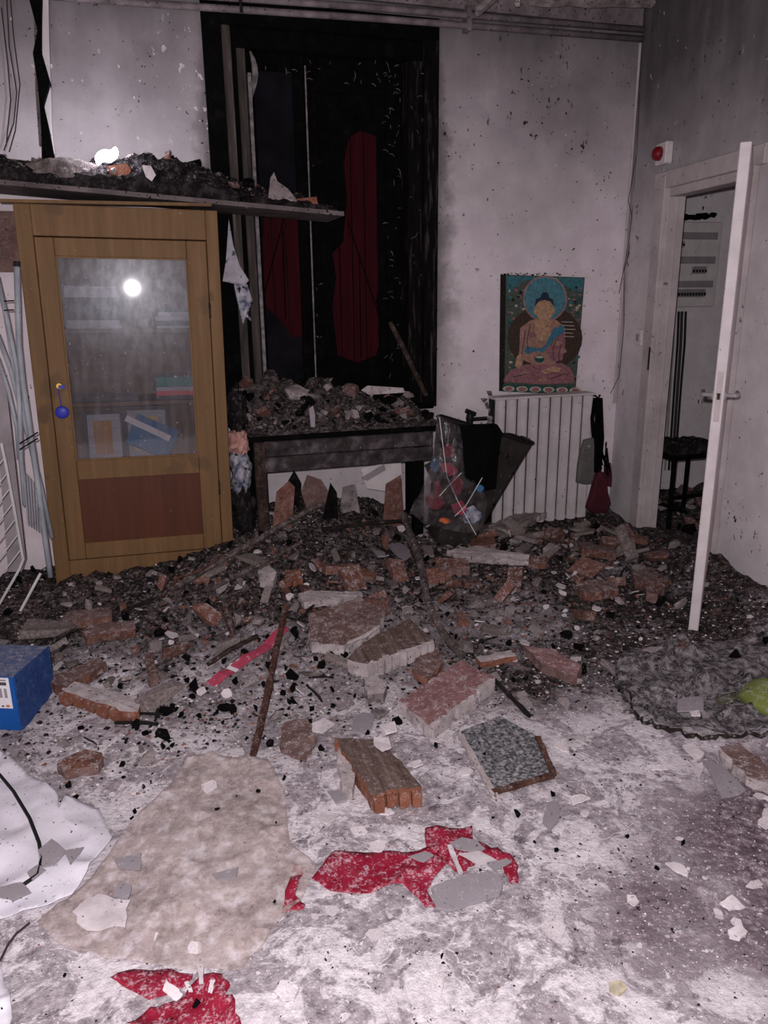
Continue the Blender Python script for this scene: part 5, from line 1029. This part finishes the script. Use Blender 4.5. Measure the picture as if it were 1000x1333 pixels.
q = MB(); P0, P1 = on_y(508, 420, 4.08), on_y(555, 515, 4.02)
q.tube([P0, P0.lerp(P1, .3)+Vector((.004, 0, 0)), P0.lerp(P1, .7), P1], [.013, .015, .013, .012], 7); tag(q.build('charred_pole', 'rust_dark'), 'charred pole leaning on the window casing', 'pole')
# torn paper and shards under the desk
m = MB(); pts = [(470, 610), (522, 598), (524, 622), (505, 640), (478, 636)]; m.loft([[on_y(x, y, Y) for x, y in pts] for Y in (4.0, 4.004)]); tag(m.build('paper_sheet', 'paper'), 'torn white paper propped under the desk', 'paper')
m = MB(); pts = [(470, 622), (500, 604), (502, 612), (478, 626)]; m.loft([[on_y(x, y, Y) for x, y in pts] for Y in (3.97, 3.975)]); tag(m.build('paper_sheet', 'grey_tile'), 'grey shard leaning on the torn paper under the desk', 'tile')

for k, (pts, Y_, mt, lab) in enumerate((([(352, 668), (360, 640), (376, 626), (384, 634), (378, 664)], 3.86, 'terracotta', 'tall terracotta shard leaning by the desk leg'), ([(392, 640), (400, 618), (418, 624), (428, 640), (424, 654), (404, 652)], 3.98, 'brick_dull', 'broad brown brick shard standing under the desk'), ([(498, 660), (502, 630), (522, 618), (526, 658)], 3.92, 'terracotta', 'reddish slab shard under the desk by the inner leg'), ([(440, 654), (446, 634), (462, 630), (470, 650)], 4.0, 'plaster_bit', 'grey plaster shard standing under the desk'), ([(418, 650), (430, 628), (438, 640), (440, 656)], 3.9, 'coal', 'black charred shard standing under the desk'), ([(375, 626), (383, 612), (392, 628), (388, 642)], 3.99, 'coal', 'black pointed shard beside the tall terracotta one'))):
    ym = sum(p[1] for p in pts)/len(pts); m = MB(); m.loft([[on_y(x, y, Y_+d)-Vector((0, 0, d*.6+(.12 if y > ym+4 else 0))) for x, y in pts] for d in (0, .03)]); tag(m.build('brick_shard', mt), lab, 'brick' if mt != 'coal' else 'charcoal')
# blue cardboard box
bb0 = on_z(29, 951, .012); bd = Vector((.10, .245, 0)); bd.normalize(); bl_ = Vector((-bd.y, bd.x, 0)); hB, wB, dB = .205, .34, .235
bo = empty('blue_box', bb0+bl_*wB/2+bd*dB/2, 'bright blue cardboard box with a white label, dusted on top', 'box')
def bbx(a0, a1, b0, b1, z0, z1): 
    vs = [bb0+bl_*a+bd*b_+Vector((0, 0, z_)) for z_ in (z0, z1) for a, b_ in ((a0, b0), (a1, b0), (a1, b1), (a0, b1))]; return MB().add(vs, [(0,3,2,1),(4,5,6,7),(0,1,5,4),(1,2,6,5),(2,3,7,6),(3,0,4,7)])
bbx(.003, wB, .0, dB-.003, 0, hB-.003).build('carton', 'blue_card', bo); bbx(0, .003, 0.003, dB, 0, hB).build('end_panel', 'blue_card_side', bo); bbx(.003, wB, .002, dB, hB-.003, hB).build('lid', 'blue_card_dusty', bo)
lb = bbx(.02, .085, -.0015, 0, .085, .20).build('label', 'label_white', bo)
for (a0, a1, z0, z1, mt) in ((.03, .065, .172, .184, 'ink_grey'), (.03, .066, .188, .194, 'grey_plastic'), (.072, .080, .10, .16, 'ink_grey'), (.05, .062, .125, .16, 'grey_plastic'), (.032, .042, .125, .16, 'grey_plastic'), (.07, .08, .089, .098, 'ink_grey'), (.03, .042, .090, .098, 'ink_orange'), (.05, .058, .09, .096, 'ink_grey')):
    bbx(a0, a1, -.0022, -.0015, z0, z1).build('print', mt, lb)
KEEP.append(((bb0+bl_*wB/2+bd*dB/2).x, (bb0+bd*dB/2).y, .2))

# ------------------------------------------------------------------ scattered rubble, each lump its own object
rs = random.Random(99)
def frag_bm(r_, s_):                           # brick fragment: box with a broken end
    a, b_, c = s_, s_*r_.uniform(.45, .8), s_*r_.uniform(.22, .4); pts = []
    for sx in (-1, 1):
        for sy in (-1, 1):
            for sz in (-1, 1):
                if sx == 1 and r_.random() < .55: pts.append(Vector((a*r_.uniform(.2, .7), sy*b_*r_.uniform(.5, 1), sz*c*r_.uniform(.5, 1))))
                else: pts.append(Vector((sx*a, sy*b_, sz*c)))
    for k in range(3): pts.append(Vector((a*r_.uniform(.5, 1), b_*r_.uniform(-.8, .8), c*r_.uniform(-.8, .8))))
    return hull(r_, pts)
def flake_mesh(r_, s_, th):
    n = r_.randint(5, 8); a0 = r_.random()*6; P = [(math.cos(a0+6.283*k/n+r_.uniform(-.3, .3))*s_*r_.uniform(.55, 1), math.sin(a0+6.283*k/n)*s_*r_.uniform(.45, .9)) for k in range(n)]
    m = MB(); bz_ = r_.uniform(-.15, .15); m.add([(x, y, th+bz_*x*x/s_) for x, y in P]+[(x, y, bz_*x*x/s_) for x, y in P], [tuple(range(n)), tuple(range(2*n-1, n-1, -1))]+[(i, n+i, n+(i+1) % n, (i+1) % n) for i in range(n)]); return m
def protos(kind, mt, cnt, maker):
    out = []
    for k in range(cnt):
        m = maker(k); me = bpy.data.meshes.new(kind); me.from_pydata([tuple(v) for v in m.v], [], m.f); b = bmesh.new(); b.from_mesh(me); bmesh.ops.recalc_face_normals(b, faces=b.faces); b.to_mesh(me); b.free(); me.materials.append(M(mt)); out.append(me)
    return out
def mbm(b): m = MB(); m.bm(b); return m
PR = dict(brick=protos('brick_fragment', 'terracotta', 12, lambda k: mbm(frag_bm(rs, .5))), plaster=protos('plaster_chunk', 'plaster_bit', 14, lambda k: mbm(chunk_bm(rs, .5, rs.uniform(.3, .45), rs.uniform(.18, .3)))),
    coal=protos('charcoal_lump', 'coal', 12, lambda k: mbm(chunk_bm(rs, .5, rs.uniform(.35, .5), rs.uniform(.25, .42), 12))), flake=protos('plaster_flake', 'flake_bit', 16, lambda k: flake_mesh(rs, .5, .06)), stick=protos('charred_stick', 'char_stick', 8, lambda k: MB().tube([(-.5, 0, 0), (-.2, rs.uniform(-.03, .03), rs.uniform(-.02, .02)), (.15, rs.uniform(-.03, .03), 0), (.5, rs.uniform(-.04, .04), 0)], [.03, .045, .04, rs.uniform(.01, .04)], 6)))
BLOCK = [(-.53, .38, 3.80, 4.25), (2.3, 2.9, 3.9, 4.3)]
def free(x, y, r_):
    if x > rwx(y)-r_-.03 or x < -1.3: return False
    if any(a-r_ < x < b+r_ and c-r_ < y < d+r_ for a, b, c, d in BLOCK): return False
    return all((x-a)**2+(y-b)**2 > (r_*.6+c)**2 for a, b, c in KEEP)
LAND = [(-.05, 3.75, 'the cabinet foot'), (.5, 3.85, 'the desk legs'), (1.1, 3.85, 'the desk apron'), (1.6, 3.7, 'the laundry basket'), (2.2, 3.95, 'the radiator'), (2.55, 3.7, 'the door frame'), (2.2, 2.6, 'the open door'), (-.55, 2.75, 'the blue box'), (.98, 2.38, 'the rose brick'), (.58, 2.03, 'the brown ridged brick'), (.75, 3.15, 'the dull flat brick'), (.9, 2.8, 'the hollow white cells'), (1.05, 2.0, 'the broken frame glass'), (1.85, 2.15, 'the burnt rug'), (.6, 1.58, 'the red plastic'), (-.4, 2.0, 'the white sheet'), (.0, 1.65, 'the beige film'), (1.1, 3.2, 'the long charred pole'), (.25, 2.75, 'the pink wrapper'), (1.5, 3.35, 'the white batten'), (1.35, 2.75, 'the pinkish brick piece'), (-.3, 3.15, 'the terracotta strips'), (1.75, 3.1, 'the blunt brick block'), (2.0, 1.85, 'the wedge shaped tile'), (1.2, 1.4, 'the brownish dust'), (.6, 1.25, 'the white crusted dust'), (-.1, 2.45, 'the orange edged brick bar'), (.25, 3.4, 'the rusty rods'), (.3, 2.3, 'the rusty brown stick')]
def where(x, y): return min(LAND, key=lambda l: (l[0]-x)**2+(l[1]-y)**2)[2]
def sized(s_, size): t = (s_-size[0])/(size[1]-size[0]); return 'tiny' if t < .08 else 'small' if t < .3 else 'medium' if t < .6 else 'large'
def scatter(kind, name, cnt, size, region, label, cat, group, dens, sink=.3, flat=False, tilt=.5, keep=True, lift=0):
    x0, x1, y0, y1 = region; done = 0; tries = 0
    while done < cnt and tries < cnt*60:
        tries += 1; x, y = rs.uniform(x0, x1), rs.uniform(y0, y1); s_ = size[0]+(size[1]-size[0])*rs.random()**2.2
        if rs.random() > dens(x, y) or not free(x, y, s_*.5): continue
        me = rs.choice(PR[kind]); o = bpy.data.objects.new(name, me); col.objects.link(o)
        o.scale = (s_, s_*rs.uniform(.8, 1.15), s_ if not flat else max(.4, .05)*s_); o.rotation_euler = (rs.gauss(0, tilt), rs.gauss(0, tilt), rs.uniform(0, 6.28))
        zmin = min((o.rotation_euler.to_matrix() @ Vector(v.co)*s_).z for v in me.vertices)
        o.location = (x, y, hz(x, y)-zmin*(1-sink)+.001+lift); tag(o, f'{sized(s_, size)} {label} near {where(x, y)}', cat, group)
        if keep: KEEP.append((x, y, s_*.38))
        done += 1
def midz(x, y): return float(sst(2.0, 2.8, np.array(y)))*.9+.04
def ctr(x, y): return float(np.clip(gau(x, y, .7, 2.9, .95, .75)+gau(x, y, 2.0, 3.55, .6, .5)+.08, 0, 1))
ROOM = (-.95, 2.6, 1.2, 4.1)
ctb = lambda x, y: float(np.clip(gau(x, y, .75, 3.25, .9, .48)+gau(x, y, 2.0, 3.5, .6, .5)+.02, 0, 1))
scatter('brick', 'brick_fragment', 95, (.035, .15), (-.95, 2.6, 2.2, 4.1), 'jagged terracotta brick fragment in rubble', 'brick', 'terracotta fragments in the rubble', ctb, tilt=.45, sink=.45)
scatter('plaster', 'plaster_chunk', 230, (.025, .14), (-.95, 2.6, 2.15, 4.1), 'angular dusty plaster chunk in rubble', 'plaster', 'plaster chunks in the rubble', ctr, tilt=.4)
scatter('stick', 'charred_stick', 45, (.08, .36), (-.9, 2.5, 2.4, 4.1), 'thin charred wood splinter', 'stick', 'charred splinters in the rubble', ctr, tilt=.1, sink=.1, keep=False, lift=.01)
scatter('coal', 'charcoal_lump', 92, (.03, .09), (-.9, 2.5, 2.2, 4.1), 'black charcoal lump in rubble', 'charcoal', 'charcoal lumps in the rubble', midz, tilt=1)
scatter('coal', 'charcoal_lump', 62, (.014, .042), (-.7, 1.7, 1.25, 2.45), 'black charcoal crumb on pale ash', 'charcoal', 'charcoal crumbs on pale ash', lambda x, y: .25+.75*float(sst(1.7, 2.3, np.array(y))), tilt=1)
scatter('flake', 'plaster_flake', 190, (.012, .075), (-.8, 1.9, 1.1, 2.5), 'thin white plaster flake on ash', 'plaster', 'white flakes on the pale ash', lambda x, y: .8, sink=.0, tilt=.06, keep=False)
scatter('flake', 'plaster_flake', 130, (.025, .085), (-.9, 2.5, 2.4, 4.0), 'thin pale plaster flake on rubble', 'plaster', 'pale flakes on the dark rubble', ctr, sink=.0, tilt=.3, keep=False, lift=.006)
mat('plaster_long', [(.25, '#544846'), (.5, '#7d706d'), (.8, '#a3989a')], 18, rough=.95, bump=.5, bscale=130, rand=.3, dust=.35)
PR['plank'] = protos('plaster_slab', 'plaster_long', 10, lambda k: mbm(frag_bm(rs, .5)))
for me in PR['plank']:
    for v in me.vertices: v.co.y *= .55; v.co.z *= .5
scatter('plank', 'plaster_plank', 46, (.10, .26), (1.55, 2.5, 3.3, 4.05), 'slender broken plaster piece', 'plaster', 'slender plaster pieces in the rubble', lambda x, y: 1, tilt=.28, sink=.2, keep=False, lift=.012)
scatter('plank', 'plaster_plank', 34, (.08, .22), (-.6, 1.5, 2.6, 3.7), 'slender broken plaster piece', 'plaster', 'slender plaster pieces in the rubble', lambda x, y: 1, tilt=.25, sink=.2, keep=False, lift=.01)
scatter('coal', 'charcoal_lump', 50, (.03, .075), (-.4, 1.3, 2.25, 2.95), 'blackened char clod in rubble', 'charcoal', 'char clods in the rubble', lambda x, y: 1, tilt=1, sink=.4, keep=False)
# rubble behind the doorway
def place(kind, name, x, y, z, s_, label, cat, group, tilt=.5, sink=.25):
    me = rs.choice(PR[kind]); o = bpy.data.objects.new(name, me); col.objects.link(o); o.scale = (s_,)*3; o.rotation_euler = (rs.gauss(0, tilt), rs.gauss(0, tilt), rs.uniform(0, 6.28))
    zmin = min((o.rotation_euler.to_matrix() @ Vector(v.co)*s_).z for v in me.vertices); o.location = (x, y, z-zmin*(1-sink)); tag(o, label, cat, group)
def sz_(v, a, b): return 'small' if v < a else 'medium' if v < b else 'large'
KN = {'plaster': ('plaster_chunk', 'plaster'), 'coal': ('charcoal_lump', 'charcoal'), 'brick': ('brick_fragment', 'brick')}
for k in range(46):
    y = rs.uniform(3.2, 4.55); x = rs.uniform(rwx(y)+.2, 3.7); kd = rs.choice(('plaster', 'coal', 'coal', 'plaster', 'brick')); v = rs.uniform(.05, .17)
    wh = 'against the back wall' if y > 4.2 else 'around the stool legs' if y > 3.7 else 'just inside the doorway'
    place(kd, KN[kd][0], x, y, hz(x, y), v, sz_(v, .08, .13)+' sooty '+{'plaster': 'plaster chunk', 'coal': 'charcoal lump', 'brick': 'brick fragment'}[kd]+' behind the doorway, '+wh, KN[kd][1], kd+' behind the doorway')
# load on the board and on the desk
for k in range(64):
    x = rs.uniform(-.6, .95); y = rs.uniform(3.84, 4.1); kd = rs.choice(('coal', 'coal', 'coal', 'plaster', 'plaster', 'brick')) if x > -.2 else rs.choice(('plaster', 'coal', 'plaster'))
    v = rs.uniform(.03, .10)*(1 if x < .6 else .75); wh = 'beyond the charred strip' if x < -.3 else 'near the glowing lamp' if x < .05 else 'over the cabinet hinges' if x < .4 else 'on the end jutting over the window'
    place(kd, KN[kd][0], x, y, shelf_top(x, y), v, sz_(v, .045, .075)+' '+{'plaster': 'pale plaster chunk', 'coal': 'charcoal lump', 'brick': 'terracotta fragment'}[kd]+' on the fallen board, '+wh, KN[kd][1], kd+' on the fallen board', sink=.4)
def sig(pts, Y, th, mt, label, name, cat):
    m = MB(); m.loft([[on_y(x, y, Y+d)+Vector((rs.uniform(-.004, .004), 0, 0)) for x, y in pts] for d in (0, th)]); return tag(m.build(name, mt), label, cat)
sig([(350, 262), (352, 232), (356, 224), (362, 236), (376, 246), (388, 262), (372, 268), (358, 266)], 3.83, .03, 'plaster_bit', 'pointed pale plaster shard standing on the end of the board', 'plaster_shard', 'plaster')
sig([(384, 259), (412, 256), (414, 270), (390, 270)], 3.84, .06, 'terracotta_bright', 'orange brick end lying beside the pointed shard on the board', 'brick_piece', 'brick')
sig([(312, 256), (332, 253), (334, 268), (322, 271), (313, 268)], 3.83, .04, 'terracotta', 'small red brown brick bit near the tip of the board', 'brick_piece', 'brick')
sig([(140, 216), (165, 213), (172, 222), (166, 230), (142, 228)], 3.84, .05, 'terracotta_bright', 'orange lit brick piece beside the glowing lamp', 'brick_piece', 'brick')
sig([(185, 215), (196, 216), (204, 228), (198, 236), (190, 230)], 3.825, .03, 'flake_bit', 'bright white plaster bit in the middle of the board heap', 'plaster_shard', 'plaster')
b = bmesh.new(); bmesh.ops.create_icosphere(b, subdivisions=4, radius=1)
for v in b.verts:
    n_ = .7+.6*float(fbm(np.array(v.co.x*2.5+2), np.array(v.co.z*2.5+v.co.y), 4)); v.co = on_y(85, 225, 3.88)+Vector((v.co.x*.16*n_, v.co.y*.05*n_, v.co.z*.055*n_))
m = MB(); m.bm(b); tag(m.build('dusty_cloth', 'rag_dusty', smooth=True), 'crumpled dusty cloth at the foot of the charred strip', 'cloth')
sig([(-40, 208), (0, 205), (60, 212), (66, 234), (0, 236), (-40, 232)], 3.90, .15, 'brick_dull', 'broad brown slab lying flat on the far part of the board', 'broken_brick', 'brick')
for k in range(80):
    x = rs.uniform(.48, 1.46); y = rs.uniform(3.80, 4.2); kd = rs.choice(('coal', 'coal', 'plaster', 'plaster', 'brick'))
    v = rs.uniform(.03, .10)*(.6 if y < 3.86 else 1); wh = ('near the cabinet' if x < .78 else 'near the basket' if x > 1.15 else 'in the middle')+(' at the desk edge' if y < 3.92 else ' against the window' if y > 4.08 else '')
    place(kd, KN[kd][0], x, y, desk_top(x, y), v, sz_(v, .045, .075)+' '+{'plaster': 'ashy plaster chunk', 'coal': 'charcoal lump', 'brick': 'reddish brick fragment'}[kd]+' on the desk heap '+wh, KN[kd][1], kd+' on the desk heap', sink=.45)
sig([(470, 508), (478, 502), (525, 505), (527, 511), (480, 514)], 4.0, .06, 'mortar', 'white plaster bar lying on the desk heap under the shutters', 'plaster_bar', 'plaster')
sig([(404, 556), (403, 532), (408, 528), (411, 540), (410, 556)], 3.80, .025, 'grey_tile', 'small upright grey bottle shaped piece on the desk edge', 'ash_figure', 'plaster')

def lump(px, py, Y, sx, sz, mt, label, name, cat):
    c = on_y(px, py, Y); c.z = desk_top(c.x, Y)+sz*.45; b = chunk_bm(rs, sx, sx*.8, sz, 26); bmesh.ops.subdivide_edges(b, edges=b.edges[:], cuts=2); 
    for v in b.verts: v.co = c+v.co*(.8+.4*float(fbm(np.array(v.co.x*30+px), np.array(v.co.z*30+v.co.y*20), 3)))
    m = MB(); m.bm(b); return tag(m.build(name, mt), label, cat)
lump(385, 488, 4.08, .075, .055, 'plaster_bit', 'pale lump of plaster on the desk heap below the slate shutter', 'plaster_lump', 'plaster')
lump(455, 482, 4.10, .065, .06, 'brick_dull', 'grey brown lump on the desk heap below the red shutter boards', 'brick_lump', 'brick')
lump(352, 505, 4.05, .06, .04, 'ash_grey', 'ashy lump on the desk heap near the hanging rag', 'ash_lump', 'debris')
lump(505, 492, 4.10, .07, .03, 'coal', 'charred lump behind the white bar on the desk heap', 'charred_lump', 'charcoal')

# ------------------------------------------------------------------ crumbs nobody could count
def crumbs(name, mt, cnt, size, region, dens, label, seed, basez=None):
    g_ = np.random.RandomState(seed); x = g_.uniform(region[0], region[1], cnt*6); y = g_.uniform(region[2], region[3], cnt*6); d = dens(x, y); k = (g_.rand(len(x)) < d) & (x < rwx(y)-.02); x, y = x[k][:cnt], y[k][:cnt]; n = len(x)
    s_ = size[0]+(size[1]-size[0])*g_.rand(n)**3*(.25+.75*sst(1.9, 2.6, y)); z = height(x, y) if basez is None else basez(x, y)
    base = np.array([(1, 0, -.2), (-.3, .8, 0), (-.7, -.6, -.1), (.1, .1, .8), (.2, -.8, .2), (0, 0, -.7)]); fc = np.array([(0, 1, 3), (1, 2, 3), (2, 4, 3), (4, 0, 3), (0, 5, 1), (1, 5, 2), (2, 5, 4), (4, 5, 0)])
    a = g_.rand(n)*6.283; sc = g_.uniform(.5, 1.2, (n, 6, 3)); V = base[None]*sc*s_[:, None, None]*.5; ca, sa = np.cos(a)[:, None], np.sin(a)[:, None]
    W = np.stack([V[..., 0]*ca-V[..., 1]*sa+x[:, None], V[..., 0]*sa+V[..., 1]*ca+y[:, None], V[..., 2]*.7+(z+s_*.12)[:, None]], -1).reshape(-1, 3)
    Fc = (fc[None]+6*np.arange(n)[:, None, None]).reshape(-1, 3); me = bpy.data.meshes.new(name); me.from_pydata(W.tolist(), [], Fc.tolist()); me.materials.append(M(mt)); o = bpy.data.objects.new(name, me); col.objects.link(o); return tag(o, label, 'debris', kind='stuff')
dk = lambda x, y: np.clip(sst(2.0, 2.8, y)*.9+.06, 0, 1)
cen = lambda x, y: np.clip(.05*sst(1.8, 2.4, y)+gau(x, y, .7, 2.9, 1., .8)+gau(x, y, 2., 3.5, .7, .6), 0, 1)
mat('crumb_black', '#0f0d0d', rough=.8, bump=0); mat('crumb_grey', [(.3, '#4f4646'), (.7, '#857a7b')], 20, rough=.95, bump=0); mat('crumb_white', [(.3, '#b8adb1'), (.7, '#e0d7db')], 20, rough=.95, bump=0); mat('crumb_red', [(.3, '#5e3a30'), (.7, '#96604d')], 20, rough=.95, bump=0)
AREA = (-1.0, 2.7, .95, 4.2)
crumbs('charcoal_crumbs', 'crumb_black', 9000, (.006, .034), AREA, dk, 'fine black charcoal crumbs strewn through the rubble', 1)
crumbs('plaster_crumbs', 'crumb_grey', 5000, (.006, .036), AREA, cen, 'fine grey plaster crumbs strewn through the rubble', 2)
crumbs('plaster_crumbs', 'crumb_white', 9000, (.004, .022), AREA, lambda x, y: .06+.6*sst(3.0, 2.1, y), 'fine white plaster crumbs strewn over the floor', 3)
crumbs('brick_crumbs', 'crumb_red', 2500, (.006, .030), AREA, cen, 'fine brick crumbs strewn through the rubble', 4)
for nm, mt, cnt, lab, sd in (('charcoal_crumbs', 'crumb_black', 900, 'charcoal crumbs on the desk heap', 5), ('plaster_crumbs', 'crumb_grey', 900, 'grey crumbs on the desk heap', 6)):
    crumbs(nm, mt, cnt, (.008, .03), (.47, 1.48, 3.79, 4.21), lambda x, y: x*0+1, lab, sd, lambda x, y: np.array([desk_top(a, b) for a, b in zip(x, y)]))
for nm, mt, cnt, lab, sd in (('charcoal_crumbs', 'crumb_black', 900, 'charcoal crumbs in the heap on the board', 7), ('plaster_crumbs', 'crumb_grey', 700, 'grey crumbs in the heap on the board', 8)):
    crumbs(nm, mt, cnt, (.008, .03), (-.7, .96, 3.835, 4.15), lambda x, y: x*0+1, lab, sd, lambda x, y: np.array([shelf_top(a, b) for a, b in zip(x, y)]))
